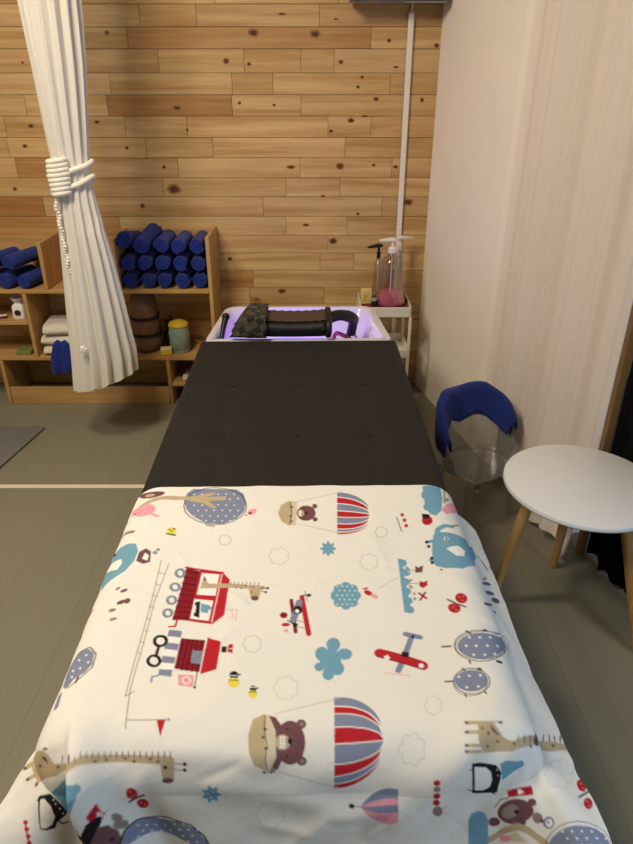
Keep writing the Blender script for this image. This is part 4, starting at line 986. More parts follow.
w,206 660 204 663 202 664 200 662 200 659 202 657 205 657
w,223 660 222 663 219 664 217 662 217 659 219 657 222 658
w,161 682 160 685 157 685 155 683 155 680 157 678 160 679
w,178 682 177 685 174 686 172 684 173 681 175 679 177 679
w,196 682 194 685 192 686 190 684 190 681 192 679 195 680
w,213 683 211 685 209 686 207 684 207 681 209 679 212 680
w,169 704 167 707 165 707 163 705 163 702 165 701 168 701
w,186 704 184 707 182 708 180 706 180 703 182 701 185 701
w,203 704 202 707 199 708 197 706 197 703 199 701 202 702
w,220 705 219 707 216 708 214 706 214 703 216 701 219 702
w,159 725 158 728 155 729 153 727 153 724 156 722 158 723
w,176 726 175 728 172 729 170 727 170 724 173 722 175 723
w,193 726 192 729 189 729 187 727 187 724 190 722 192 723
w,210 726 209 729 206 729 204 728 204 725 207 723 209 723
b,166 430 161 437 154 439 152 444 156 453 156 462 150 462 143 456 140 458 138 469 133 475 129 468 128 458 125 456 118 461 111 462 112 453 116 443 115 439 107 436 103 430 108 423 115 421 117 416 113 406 113 397 119 397 126 403 129 402 131 390 136 384 140 390 142 402 145 404 152 398 158 398 158 407 153 417 154 421 162 424
b,-179 1365 -183 1372 -190 1376 -192 1380 -190 1388 -191 1395 -197 1394 -202 1390 -206 1391 -209 1398 -215 1401 -218 1396 -218 1387 -220 1385 -227 1386 -233 1384 -230 1378 -225 1371 -224 1366 -229 1360 -230 1353 -225 1351 -218 1352 -215 1349 -214 1341 -211 1336 -206 1339 -203 1345 -200 1346 -194 1341 -188 1340 -187 1346 -190 1354 -189 1358 -182 1360
w,-212 1366 -213 1368 -215 1369 -217 1367 -217 1365 -215 1363 -213 1364
w,-198 1357 -199 1359 -201 1360 -203 1358 -202 1356 -201 1355 -199 1355
w,-205 1382 -206 1384 -208 1384 -210 1383 -210 1381 -208 1379 -206 1380
r,279 683 276 687 271 688 264 686 259 682 254 676 252 670 252 664 256 660 261 659 267 661 273 665 278 671 280 678
p,296 701 293 704 288 704 283 701 278 697 275 691 273 686 274 681 277 678 281 678 287 681 292 685 295 691 297 696
r8,252 653 264 649
k,263 661 262 664 260 665 258 664 257 662 257 660 259 658 261 657 262 658
f3,302 654 380 593
r17,36 690 59 859
d13,0 704 17 850
g23,27 714 8 797
k,38 752 37 760 32 767 26 770 19 770 13 767 9 760 7 751 9 743 13 736 19 732 26 732 32 736 36 743
w,28 756 26 762 22 765 18 764 14 759 14 753 17 748 22 747 26 751
d,-10 774 -12 780 -15 785 -20 787 -26 787 -32 784 -35 780 -37 774 -36 768 -32 763 -27 760 -21 761 -16 763 -12 768
r,-1 817 -3 820 -7 823 -12 825 -19 825 -25 823 -29 820 -30 816 -29 813 -25 810 -19 808 -13 808 -7 810 -3 813
k,24 819 22 825 17 829 11 827 7 822 7 816 11 811 17 810 22 813
k5,41 683 68 681
k,67 683 65 688 61 691 56 690 53 685 53 680 56 676 61 675 66 678
g3,46 660 54 709
m3,19 828 45 833
m3,18 797 41 806
k4,-11 797 9 815
p,-6 845 -7 849 -12 852 -17 851 -21 847 -21 842 -18 839 -12 838 -8 841
g18,385 880 348 969 327 1010
g20,370 863 413 877
r35,279 940 403 991
x3,267 952 406 1008
k,348 937 371 943 364 963 342 957
k,396 874 394 879 391 882 387 881 386 877 386 872 389 868 393 867 396 869
w,309 960 307 963 304 964 303 966 302 969 300 972 298 971 296 968 295 967 292 968 289 967 289 964 291 961 292 959 290 956 290 953 293 952 296 953 298 952 300 949 303 948 304 951 304 955 305 956 308 958
w,409 993 407 995 405 996 403 998 403 1001 401 1003 398 1002 397 1000 396 999 393 1000 390 999 391 996 393 993 393 991 392 989 393 986 395 985 398 986 399 985 402 983 404 982 405 984 405 987 406 989 408 990
p3,285 1017 358 1029
g,823 769 812 789 689 900 663 926 640 945 618 958 598 965 579 966 563 963 548 957 537 948 529 938 525 926 525 914 530 901 539 889 552 878 568 870 586 863 605 858 627 852 651 846 676 838 706 826 819 744 826 753
k3,828 770 713 881 671 927 637 955 608 971 581 976 558 972 538 962 523 947 516 929 517 910 525 890 541 873 563 860 588 851 617 844 650 836 687 825 819 733 832 746 828 770
k2,854 744 835 775 703 894 657 936 622 958 593 967 567 966 545 959 529 948 520 933 519 915 526 897 541 881 563 867 589 857 620 848 656 835 704 812 837 717 856 723 854 744
w,576 879 573 883 569 884 566 881 567 877 571 874 575 875
w,611 875 608 880 603 882 600 880 601 875 606 872 610 872
w,654 860 650 866 644 869 640 868 642 863 648 858 653 856
w,558 914 556 918 551 919 549 916 550 912 554 909 557 910
w,590 914 587 918 583 919 580 916 581 912 585 909 589 910
w,629 906 626 911 620 913 617 911 619 907 623 903 628 902
w,676 885 671 892 664 898 659 897 661 892 668 885 675 882
w,573 950 571 954 567 955 564 952 565 948 569 946 573 947
w,609 947 606 952 602 953 599 951 600 947 604 944 608 944
w,649 932 645 938 639 941 636 940 637 935 643 930 648 929
k7,567 853 578 862
k7,626 843 640 834
k5,550 972 551 983
k10,643 963 660 959
n7,477 917 504 915
g,588 1049 584 1059 577 1068 568 1076 558 1083 547 1087 535 1089 524 1088 513 1085 504 1080 497 1074 492 1066 490 1057 490 1048 493 1038 499 1029 508 1022 518 1015 530 1011 542 1009 554 1009 565 1011 574 1016 582 1023 587 1030 589 1039
k3,593 1052 586 1068 574 1082 560 1092 544 1098 527 1099 512 1095 500 1087 491 1075 486 1062 487 1047 493 1033 504 1020 518 1010 535 1004 552 1002 568 1006 581 1013 590 1024 595 1037 593 1052
k2,585 1055 578 1071 567 1086 553 1098 538 1104 523 1106 508 1102 496 1094 488 1083 484 1069 485 1053 490 1037 500 1023 514 1012 530 1005 546 1002 562 1005 574 1013 583 1024 586 1038 585 1055
w,509 1033 507 1037 503 1038 501 1035 501 1031 505 1029 508 1030
w,541 1030 539 1034 535 1034 533 1032 533 1028 537 1026 541 1027
w,575 1029 572 1032 568 1033 566 1031 567 1027 570 1024 574 1025
w,525 1072 522 1076 518 1077 516 1074 517 1070 520 1068 524 1069
w,559 1070 556 1073 552 1074 550 1072 551 1068 555 1065 558 1066
n6,461 1050 485 1049
k5,522 1002 527 1009
k6,570 1003 579 1006
k5,567 1089 571 1097
k4,510 1098 510 1109
g,-698 1012 -714 932 -685 889 -638 896 -608 924 -601 968 -617 998 -651 1012 -669 1036
k4,-673 892 -632 892 -600 929 -597 980 -625 1015 -661 1037
k7,-634 1008 -635 1026
w,-631 925 -631 928 -636 927 -640 923 -642 919 -639 918 -634 920
w,-653 935 -654 938 -660 936 -666 930 -668 925 -664 925 -658 930
w,-613 958 -614 961 -617 961 -621 957 -623 953 -620 952 -616 954
w,-635 974 -636 977 -640 976 -645 972 -646 967 -643 967 -638 969
w,-662 973 -663 975 -669 973 -676 967 -679 962 -674 962 -667 967
w,-655 999 -656 1002 -662 1000 -668 994 -670 990 -666 990 -660 994
g19,-692 1047 -679 1097
r,602 711 595 721 586 727 576 727 568 722 563 714 561 703 564 692 571 683 579 678 589 677 598 681 604 689 605 700
r,569 757 564 766 556 773 546 775 537 772 530 766 527 756 528 746 533 736 542 730 551 728 561 730 568 737 571 747
n8,535 709 560 729 588 743
c,579 698 578 700 576 700 575 699 575 697 577 696 578 696
c,586 712 585 714 583 715 582 713 582 711 584 710 586 710
c,594 692 593 694 591 695 590 693 590 691 592 690 594 690
c,544 750 543 752 541 752 540 751 541 749 542 748 544 748
c,556 759 555 761 553 762 552 760 552 758 554 757 555 758
c,553 741 552 742 550 743 549 742 549 740 551 738 552 739
r,-407 1376 -412 1382 -418 1383 -424 1379 -429 1368 -431 1358 -432 1349 -430 1343 -425 1339 -419 1337 -412 1339 -406 1344 -403 1352 -403 1364
r,-383 1421 -387 1429 -393 1433 -400 1432 -406 1427 -410 1418 -412 1409 -412 1401 -408 1395 -402 1392 -396 1393 -389 1396 -384 1403 -381 1412
n10,-426 1388 -392 1378
c,-420 1349 -421 1350 -422 1350 -423 1349 -423 1347 -422 1346 -420 1347
c,-411 1363 -412 1365 -414 1364 -415 1362 -414 1360 -413 1359 -412 1360
c,-420 1369 -421 1371 -422 1370 -423 1368 -423 1366 -421 1365 -420 1366
c,-399 1408 -400 1409 -402 1410 -403 1408 -403 1406 -401 1405 -400 1406
c,-390 1418 -391 1420 -393 1421 -394 1419 -393 1417 -392 1416 -390 1416
r,963 1242 957 1257 946 1272 934 1285 922 1293 912 1295 907 1292 907 1282 912 1269 923 1253 935 1239 949 1230 959 1227 964 1231
r,940 1322 936 1332 928 1343 918 1352 909 1357 900 1359 895 1356 893 1350 897 1341 905 1330 915 1320 926 1313 935 1311 940 1314
n6,885 1329 956 1276
c,942 1251 939 1254 936 1256 934 1256 936 1253 939 1250 942 1249
c,937 1273 934 1276 931 1278 929 1278 931 1275 934 1273 937 1272
c,920 1328 918 1331 914 1332 913 1332 914 1330 917 1327 920 1327
c,920 1341 918 1344 915 1345 913 1345 914 1343 917 1341 920 1340
b,391 492 404 492 402 766 378 771
b,421 518 418 527 413 534 407 538 400 538 395 534 392 527 391 517 394 508 399 501 406 497 412 497 417 501 421 509
b,419 569 416 578 411 585 405 589 399 589 394 585 391 578 390 569 393 560 398 553 404 549 411 549 416 553 419 561
b,417 619 415 628 410 634 404 638 398 638 392 634 389 627 389 619 392 610 397 603 403 599 409 600 414 604 417 610
b,416 667 413 675 409 681 403 685 396 685 391 681 388 675 388 666 391 658 395 652 401 648 408 648 413 652 416 659
b,414 713 412 721 407 727 401 730 395 730 390 727 387 720 387 713 390 705 394 698 400 695 406 695 411 698 414 705
b,413 757 411 765 406 771 400 774 394 774 389 771 386 765 386 757 389 749 393 743 399 740 405 740 410 743 413 750
n,450 532 459 543 480 530 470 568 444 570
b,427 559 423 560 417 556 413 548 412 540 415 536 421 538 426 544 428 552
b,428 570 427 576 421 583 414 588 409 588 407 583 411 576 418 570 425 567
e4,405 567 447 554
r,454 613 465 621 481 611 478 636 460 651 448 641
e4,401 625 450 628
m,429 605 428 610 423 616 417 620 413 621 412 618 415 612 420 606 426 603
m,424 651 421 652 416 649 412 643 411 638 413 634 417 635 422 640 424 646
r9,442 676 463 701
d7,464 672 440 710
e,430 678 428 684 424 686 421 685 419 681 420 676 423 672 427 671 430 673
e,428 703 426 708 423 711 419 710 417 705 418 700 421 696 425 695 428 698
r,562 259 557 273 549 284 539 290 529 290 521 284 517 273 517 259 521 245 529 233 539 227 550 227 558 234 562 245
k,525 211 558 218 545 249 522 242
k,538 269 535 273 532 274 530 271 530 267 533 264 537 265
k,551 263 549 267 545 268 543 265 543 260 547 257 550 258
b,559 8 646 -13 636 83 609 189 582 225 559 215 545 173
b,569 77 566 90 561 101 555 106 549 106 545 101 543 90 544 77 547 64 552 53 558 47 564 48 568 54 570 64
b,571 166 568 178 561 188 554 193 546 193 541 188 538 178 538 165 542 153 548 143 556 137 563 138 569 143 572 153
e,740 -40 740 -40 740 -40 706 -24 678 2 663 9 655 6 656 -5 664 -21 681 -42 712 -79 740 -60 728 -40 736 -40
m,732 0 732 0 728 0 740 -20 732 -20 740 -40 725 -40 728 -40 728 -40 732 -40 740 -40 732 -20 740 -20 728 0
e9,663 9 638 119
e,744 40 744 40 744 32 744 24 744 8 740 0 736 0 732 0 732 0 736 0 744 0 744 12 744 24 744 36
e,679 64 669 82 655 99 643 106 637 102 640 90 650 75 664 62 676 56
m2,740 -60 736 0
p,611 182 647 120 699 66 744 48 891 -76 859 -27 684 155 629 202
b,547 353 582 335 628 329 688 320 851 204 858 268 718 466 622 543 561 548 526 536 518 508 528 433
b21,557 366 573 316 603 290 639 281
m9,635 281 681 244
w,582 436 605 421 637 406 665 419 648 462 614 472
b18,541 391 521 394
b17,524 508 514 502
w,605 372 601 380 594 385 587 385 584 379 585 372 591 366 598 363 604 366
k,601 373 598 379 595 382 591 382 590 378 591 372 594 368 598 366 600 368
k,522 397 518 404 511 406 507 401 508 392 514 387 521 389
k,525 423 521 430 515 432 510 427 512 418 518 413 524 415
k,525 491 521 498 514 500 510 495 512 487 517 482 523 484
k,522 517 518 524 512 525 508 520 509 512 515 508 521 510
r,546 556 545 559 541 561 537 560 536 557 536 554 539 551 543 550 546 552
v11,878 241 894 267 911 304
v,900 399 895 405 885 414 868 425 848 440 830 451 740 536 740 532 832 438 850 420 870 404 885 396 895 393 900 395
v,903 452 896 459 883 470 863 484 841 499 826 505 820 505 821 498 831 487 849 471 872 453 889 445 899 443 904 446
v,916 489 908 497 895 506 880 515 864 523 854 524 852 518 860 505 874 489 889 476 902 470 912 470 918 474 919 481
v,839 559 831 568 744 648 706 683 688 695 677 700 672 700 671 696 677 689 687 680 705 666 744 632 831 556 839 554
v,893 359 889 366 875 383 853 407 833 427 832 425 850 402 873 376 888 362
b,844 601 835 609 826 612 820 610 820 604 826 597 836 591 845 589 848 593
t,521 1191 565 1190 577 1208 589 1226 616 1234 827 1135 960 1088 956 1112 808 1180 614 1260 526 1262 515 1234
t9,493 1194 528 1196
n,496 1194 494 1197 491 1198 487 1197 485 1195 485 1192 488 1190 492 1190 495 1192
t8,488 1216 523 1217
n,492 1216 490 1219 486 1220 482 1219 480 1217 481 1215 484 1213 488 1212 491 1214
t7,484 1244 520 1245
n,487 1244 485 1247 482 1248 478 1247 475 1245 476 1243 479 1241 483 1241 486 1242
t8,482 1257 519 1258
n,485 1257 484 1259 480 1260 476 1260 474 1258 474 1256 477 1254 481 1254 484 1255
n3,637 1232 640 1216
n4,660 1227 663 1210
n4,687 1219 690 1201
n23,714 1209 733 1179
n5,836 1133 849 1107
n5,867 1120 881 1094
n5,899 1107 914 1080
n6,932 1093 947 1065
n,556 1198 565 1209 580 1222 569 1220 556 1209
n,551 1218 549 1221 544 1222 541 1220 542 1217 545 1216 549 1216
n,575 1236 573 1239 568 1239 565 1237 565 1235 569 1233 573 1234
n,545 1247 543 1250 538 1250 535 1249 535 1246 539 1244 543 1245
n,628 1239 626 1242 621 1243 617 1241 617 1239 621 1236 626 1236
n,699 1228 697 1232 691 1235 685 1234 685 1231 690 1227 696 1226
n,740 1205 731 1213 804 1164 799 1163 716 1215 723 1210 817 1148
n,535 1208 533 1210 529 1211 526 1209 527 1207 530 1205 534 1206
n,888 1126 883 1132 875 1136 870 1136 872 1131 880 1125 887 1123
t3,563 1191 586 1189
n,594 1189 592 1192 587 1193 582 1194 579 1192 579 1190 583 1188 588 1186 593 1187
k,493 1285 518 1285 563 1295 580 1320 578 1366 575 1396 502 1384
w,501 1294 535 1300 549 1314 553 1340 549 1370 533 1378 508 1374
b,574 1293 594 1284 643 1285 662 1278 677 1291 659 1306 627 1330 589 1354
k3,487 1301 495 1300
k5,554 1388 567 1399
k4,490 1370 502 1377
w,568 1309 567 1310 565 1311 564 1310 564 1308 565 1307 567 1308
w,572 1329 571 1330 569 1330 568 1329 567 1327 569 1326 571 1327
r,620 1385 673 1360 721 1341 720 1365 672 1383 624 1402
w,688 1368 684 1371 679 1374 676 1376 671 1379 666 1381 663 1379 665 1375 665 1373 665 1370 668 1366 674 1364 678 1365 681 1366 685 1365
d4,646 1373 644 1393
d4,701 1352 700 1371
n,719 1406 718 1415 714 1424 707 1434 697 1444 685 1453 672 1462 656 1469 639 1475 622 1477 605 1476 592 1472 583 1466 579 1458 580 1449 585 1440 594 1430 607 1420 622 1410 639 1402 656 1395 673 1391 688 1389 701 1390 710 1394 716 1399
n,728 1383 726 1388 721 1393 715 1396 709 1398 703 1398 699 1395 697 1391 699 1386 704 1381 710 1377 717 1375 723 1376 727 1378
n,697 1449 696 1454 694 1458 690 1461 685 1463 680 1463 676 1462 674 1458 675 1454 678 1450 682 1447 688 1445 692 1445 696 1446
m,667 1418 668 1422 668 1427 666 1432 662 1438 657 1444 650 1450 642 1455 634 1459 625 1462 617 1463 609 1463 603 1461 599 1458 598 1454 598 1449 601 1443 606 1438 612 1432 620 1426 628 1421 636 1418 645 1415 652 1414 659 1414 664 1415
k,670 1427 668 1432 663 1436 656 1438 651 1436 651 1432 655 1427 662 1424 668 1424
k3,570 1441 590 1417 624 1403
k,664 1405 663 1407 660 1409 657 1408 657 1407 659 1405 662 1404
k,679 1443 678 1445 675 1447 673 1446 673 1444 675 1443 678 1442
n,595 1483 593 1490 585 1497 574 1501 567 1502 561 1500 556 1496 555 1489 556 1483 560 1477 567 1473 574 1472 583 1473 591 1477
t21,557 1548 610 1513 669 1472 706 1468 759 1484
c,605 1548 664 1490 711 1502
p,653 1521 652 1527 646 1534 636 1540 624 1544 612 1546 602 1544 598 1539 600 1533 608 1528 620 1522 632 1518 643 1516 650 1517
b,503 1580 501 1490 508 1466 527 1458 546 1465 554 1484 558 1579
m,746 1414 748 1420 746 1427 741 1433 735 1437 728 1439 722 1437 717 1432 715 1425 717 1418 722 1412 729 1408 736 1407 742 1409
g,780 1415 781 1422 779 1430 774 1436 768 1441 760 1442 754 1440 749 1435 748 1428 750 1420 756 1414 762 1409 770 1408 776 1410
w,776 1422 775 1427 772 1432 768 1435 764 1436 760 1435 757 1433 756 1428 757 1423 760 1419 764 1416 769 1414 772 1415 775 1418
k,767 1424 766 1426 764 1428 762 1428 760 1427 760 1425 762 1422 764 1421 766 1422
n,750 1425 749 1429 745 1432 741 1432 738 1430 738 1427 741 1423 745 1421 749 1422
g,939 1454 932 1468 920 1480 906 1491 890 1500 873 1507 856 1514 839 1521 822 1526 806 1526 791 1522 779 1515 771 1505 767 1492 769 1477 775 1461 787 1446 801 1432 817 1422 837 1416 861 1414 885 1413 908 1414 926 1420 937 1428 941 1440
k2,944 1450 932 1471 913 1489 892 1502 869 1513 846 1524 822 1532 799 1532 780 1525 766 1511 759 1492 762 1470 774 1447 794 1426 817 1412 848 1405 883 1403 915 1405 937 1414 947 1430 944 1450
w,806 1436 805 1439 802 1440 799 1439 799 1437 801 1434 805 1434
w,831 1430 830 1433 826 1434 824 1433 824 1430 826 1428 830 1428
w,860 1427 858 1429 854 1430 851 1429 852 1427 855 1425 859 1425
w,894 1422 891 1425 886 1427 883 1425 884 1423 888 1421 893 1420
w,929 1415 925 1418 920 1420 917 1419 918 1416 923 1413 928 1413
w,819 1450 818 1452 814 1454 812 1453 812 1450 814 1448 817 1448
w,844 1445 842 1447 839 1448 836 1447 836 1444 839 1443 843 1443
w,873 1442 871 1444 867 1445 864 1444 864 1441 868 1440 871 1440
w,906 1437 903 1440 899 1441 896 1440 896 1438 900 1436 905 1435
w,940 1431 936 1434 931 1436 928 1435 929 1432 934 1429 939 1429
w,807 1472 806 1475 803 1476 800 1476 800 1473 803 1470 806 1470
w,831 1463 830 1466 827 1467 825 1467 825 1464 827 1462 830 1461
w,857 1459 855 1461 852 1462 849 1461 849 1459 852 1457 855 1457
w,885 1456 883 1458 879 1459 877 1458 877 1456 880 1454 884 1454
w,914 1453 912 1455 907 1456 904 1455 905 1453 909 1451 913 1451
w,821 1485 819 1488 816 1490 814 1489 814 1486 816 1484 819 1483
w,844 1477 843 1479 840 1481 837 1480 837 1477 840 1475 843 1475
w,869 1473 868 1475 864 1476 862 1475 862 1473 865 1471 868 1471
w,898 1471 896 1473 892 1474 889 1473 890 1470 893 1468 896 1469
w,926 1468 924 1470 920 1471 917 1470 917 1468 921 1466 925 1466
t,-797 1191 -725 1212 -677 1228 -652 1255 -637 1273 -600 1274 -548 1257 -536 1252 -314 1260 -303 1265 -304 1320 -315 1332 -333 1329 -341 1280 -532 1267 -548 1270 -632 1305 -745 1304 -776 1278 -798 1230
t21,-801 1217 -829 1219
n,-817 1225 -818 1229 -823 1229 -832 1223 -844 1212 -842 1212 -840 1208 -834 1209 -822 1219
t15,-780 1267 -804 1270
n,-797 1273 -797 1276 -801 1277 -806 1274 -810 1270 -811 1266 -809 1264 -804 1265 -799 1269
t17,-757 1293 -761 1304
n,-752 1307 -753 1310 -757 1310 -763 1307 -767 1303 -769 1299 -766 1297 -761 1299 -756 1303
n4,-608 1269 -608 1256
n6,-566 1261 -569 1253
n2,-551 1261 -553 1254
n2,-539 1256 -542 1246
n2,-526 1257 -528 1247
n2,-513 1258 -515 1247
n2,-500 1259 -502 1247
n2,-486 1260 -488 1248
n2,-473 1261 -474 1248
n3,-458 1262 -459 1249
n3,-443 1263 -444 1249
n3,-427 1263 -428 1249
n3,-411 1264 -412 1249
n3,-395 1264 -396 1249
n3,-379 1264 -379 1250
n3,-363 1264 -363 1250
n3,-346 1264 -347 1250
n3,-330 1264 -330 1250
n3,-314 1264 -314 1250
n,-692 1240 -670 1249 -662 1269 -681 1254
n,-615 1283 -618 1286 -624 1286 -628 1284 -628 1280 -623 1279 -618 1280
n,-477 1265 -478 1267 -482 1268 -485 1266 -485 1263 -483 1262 -479 1262
n,-430 1264 -432 1267 -436 1268 -439 1266 -440 1263 -437 1261 -432 1262
n,-406 1272 -407 1275 -412 1276 -415 1274 -415 1270 -412 1268 -408 1269
n,-363 1266 -365 1269 -369 1270 -373 1268 -373 1265 -369 1263 -365 1263
n,-696 1267 -702 1268 -715 1265 -727 1259 -725 1256 -712 1258 -700 1262
n,-501 1265 -502 1267 -505 1268 -508 1266 -509 1263 -506 1262 -503 1263
n,-341 1272 -343 1275 -347 1276 -351 1274 -351 1271 -347 1269 -343 1270
n,-305 1325 -307 1328 -311 1331 -318 1333 -325 1332 -331 1331 -336 1328 -337 1324 -335 1321 -331 1318 -324 1317 -317 1317 -311 1318 -307 1321
k,-322 1288 -323 1291 -326 1293 -330 1292 -332 1289 -332 1286 -330 1283 -326 1283 -323 1284
k2,-303 1278 -276 1280
k2,-303 1294 -276 1296
k,-270 1280 -271 1284 -274 1285 -278 1285 -280 1282 -280 1278 -278 1276 -274 1275 -271 1277
k,-270 1296 -271 1299 -274 1301 -278 1300 -280 1298 -280 1294 -278 1291 -274 1291 -271 1293
n,-659 1230 -661 1231 -667 1231 -675 1228 -681 1225 -681 1223 -676 1222 -668 1224 -662 1227
k,-735 1347 -682 1354 -650 1379 -613 1420 -624 1430 -664 1441 -674 1455 -705 1449 -724 1439
w,-726 1358 -708 1361 -681 1386 -669 1421 -683 1440 -705 1443 -721 1437
b,-678 1352 -632 1335 -563 1294 -544 1295 -538 1293 -527 1299 -525 1306 -532 1308 -579 1392 -618 1422 -641 1384
k5,-663 1435 -642 1454 -620 1454
k7,-736 1357 -726 1350
w,-656 1387 -658 1388 -661 1388 -663 1386 -663 1384 -660 1384 -657 1385
w,-641 1405 -643 1406 -646 1406 -649 1404 -648 1402 -646 1402 -642 1403
w,-664 1374 -665 1375 -669 1375 -671 1373 -671 1372 -669 1371 -665 1372
w,-632 1422 -633 1424 -637 1423 -639 1421 -639 1420 -636 1419 -633 1420
r,-880 1292 -860 1248 -876 1284 -892 1316
b,-884 1296 -876 1280 -880 1292 -888 1304
r,-517 1353 -496 1340 -479 1384 -495 1400
w,-482 1384 -484 1386 -487 1384 -489 1384 -491 1384 -494 1381 -496 1367 -495 1365 -495 1363 -496 1360 -494 1358 -491 1361 -489 1365 -487 1367 -484 1379
k36,-565 1508 -550 1484 -504 1391
n,-559 1557 -545 1512 -495 1405 -474 1418 -456 1450 -448 1485 -452 1511
m,-445 1428 -446 1432 -450 1433 -455 1430 -460 1425 -464 1417 -467 1409 -468 1403 -467 1398 -464 1398 -459 1400 -454 1406 -449 1413 -446 1421
m,-434 1461 -436 1465 -440 1465 -446 1461 -453 1453 -459 1443 -464 1433 -465 1426 -463 1422 -459 1422 -453 1426 -446 1434 -439 1443 -435 1453
k,-463 1467 -464 1470 -466 1469 -469 1465 -471 1460 -471 1456 -469 1455 -466 1458 -464 1463
g,-452 1511 -446 1475 -432 1463 -405 1472 -358 1481 -303 1469 -257 1491 -226 1533 -219 1565
k5,-454 1498 -444 1469 -419 1464 -381 1477 -326 1464 -270 1478 -233 1515 -216 1557
w,-413 1485 -414 1487 -416 1485 -418 1482 -417 1479 -416 1480 -414 1482
w,-392 1500 -393 1502 -396 1501 -398 1499 -398 1496 -396 1496 -393 1498
w,-369 1507 -370 1510 -373 1510 -375 1508 -375 1505 -373 1504 -370 1505
w,-342 1501 -344 1505 -347 1508 -349 1506 -349 1503 -346 1499 -343 1499
w,-313 1485 -315 1489 -318 1491 -320 1490 -320 1486 -317 1483 -314 1482
w,-286 1476 -287 1479 -290 1481 -293 1479 -292 1476 -290 1474 -287 1474
w,-261 1474 -262 1477 -265 1477 -267 1476 -267 1473 -265 1471 -262 1471
w,-402 1511 -403 1512 -405 1511 -407 1508 -407 1506 -405 1506 -403 1508
w,-380 1524 -381 1525 -384 1525 -386 1522 -386 1520 -384 1519 -381 1521
w,-356 1529 -358 1532 -361 1532 -363 1530 -363 1527 -360 1526 -357 1526
w,-329 1520 -331 1525 -334 1527 -336 1526 -336 1522 -333 1519 -330 1518
w,-300 1504 -302 1508 -305 1510 -307 1509 -307 1505 -304 1502 -301 1501
w,-273 1497 -275 1500 -278 1501 -280 1499 -280 1496 -277 1494 -274 1494
w,-248 1495 -249 1497 -252 1498 -254 1496 -254 1493 -252 1491 -249 1492
w,-413 1518 -414 1519 -416 1517 -418 1514 -418 1512 -416 1513 -414 1515
w,-393 1534 -394 1535 -396 1534 -398 1531 -398 1529 -396 1529 -394 1531
w,-371 1546 -372 1547 -374 1547 -376 1544 -376 1542 -374 1541 -372 1543
w,-347 1551 -348 1553 -351 1554 -353 1552 -353 1549 -350 1547 -348 1548
w,-319 1541 -321 1546 -324 1549 -327 1547 -326 1544 -323 1540 -320 1539
w,-290 1525 -292 1529 -295 1531 -297 1530 -297 1526 -294 1523 -291 1522
w,-263 1517 -265 1520 -268 1522 -270 1520 -270 1517 -267 1514 -264 1515
w,-402 1542 -403 1543 -405 1542 -407 1539 -407 1537 -405 1537 -403 1540
w,-381 1558 -382 1559 -384 1558 -386 1555 -386 1553 -384 1553 -382 1555
w,-358 1569 -360 1571 -362 1570 -364 1568 -364 1565 -362 1564 -360 1566
w,-334 1572 -335 1575 -338 1576 -340 1574 -340 1571 -338 1569 -335 1570
w,-306 1561 -307 1565 -311 1568 -313 1567 -313 1563 -310 1559 -307 1558
w,-277 1544 -279 1548 -282 1550 -284 1549 -284 1546 -281 1542 -278 1542
w,-251 1538 -252 1541 -255 1542 -257 1541 -257 1537 -254 1535 -252 1535"""
RES = .0008; S0, T0, SN, TN = -.62, -.01, 1550, 1275
ART = np.empty((SN, TN, 3), np.float32); ART[:] = CREAM
def to_px(txt):
    a = np.array([[float(v) for v in p.split()] for p in txt.replace('  ', ' ').split(';')])
    return a
for ln in PRINT.split('\n'):
    head, body = ln.split(',')
    v = np.array(body.split(), float).reshape(-1, 2) / 2000
    q = np.stack([(v[:, 0] - S0) / RES, (v[:, 1] - T0) / RES], 1)
    w = float(head[1:]) / 2000 / RES / 2 if len(head) > 1 else 0
    lo = np.floor(q.min(0) - w - 1.5).astype(int); hi = np.ceil(q.max(0) + w + 1.5).astype(int)
    lo = np.maximum(lo, 0); hi = np.minimum(hi, (SN - 1, TN - 1))
    if (hi <= lo).any(): continue
    gs, gt = np.meshgrid(np.arange(lo[0], hi[0]), np.arange(lo[1], hi[1]), indexing='ij')
    if w == 0:
        n = len(q); cov = np.zeros(gs.shape)
        for ox, oy in ((-.25, -.25), (.25, -.25), (-.25, .25), (.25, .25)):
            ins = np.zeros(gs.shape, bool); X, Y = gs + ox, gt + oy
            for k in range(n):
                (x1, y1), (x2, y2) = q[k], q[(k + 1) % n]
                if y1 == y2: continue
                c = ((y1 > Y) != (y2 > Y)) & (X < (x2 - x1) * (Y - y1) / (y2 - y1) + x1)
                ins ^= c
            cov += ins * .25
    else:
        dd = np.full(gs.shape, 1e9)
        for (x1, y1), (x2, y2) in zip(q[:-1], q[1:]):
            l2 = max((x2 - x1) ** 2 + (y2 - y1) ** 2, 1e-9)
            u = np.clip(((gs - x1) * (x2 - x1) + (gt - y1) * (y2 - y1)) / l2, 0, 1)
            dd = np.minimum(dd, np.hypot(gs - x1 - u * (x2 - x1), gt - y1 - u * (y2 - y1)))
        cov = np.clip(w + .5 - dd, 0, 1) * min(1, w * 2 / 1.0 + .25)
    sub = ART[lo[0]:hi[0], lo[1]:hi[1]]
    sub += cov[..., None].astype(np.float32) * (np.array(INK[head[0]], np.float32) - sub)
ART = (ART + np.roll(ART, 1, 0) + np.roll(ART, 1, 1) + np.roll(np.roll(ART, 1, 0), 1, 1)) / 4
sv = np.concatenate([np.linspace(-.575, -.43, 37)[:-1], np.arange(-.43, .4765, .00155)])
tv = np.arange(0, .93, .00165)
Sg, Tg = np.meshgrid(sv, tv, indexing='ij')
P0, NRM = cloth_surface(Sg, Tg)
disp = .0012 * np.sin(Sg * 31 + 4 * np.sin(Tg * 9)) * np.sin(Tg * 23 + 3 * np.sin(Sg * 7)) + .0008 * np.sin(Sg * 61 + 17 * Tg + 2 * np.sin(Tg * 31)) * np.sin(Tg * 47 - 11 * Sg)
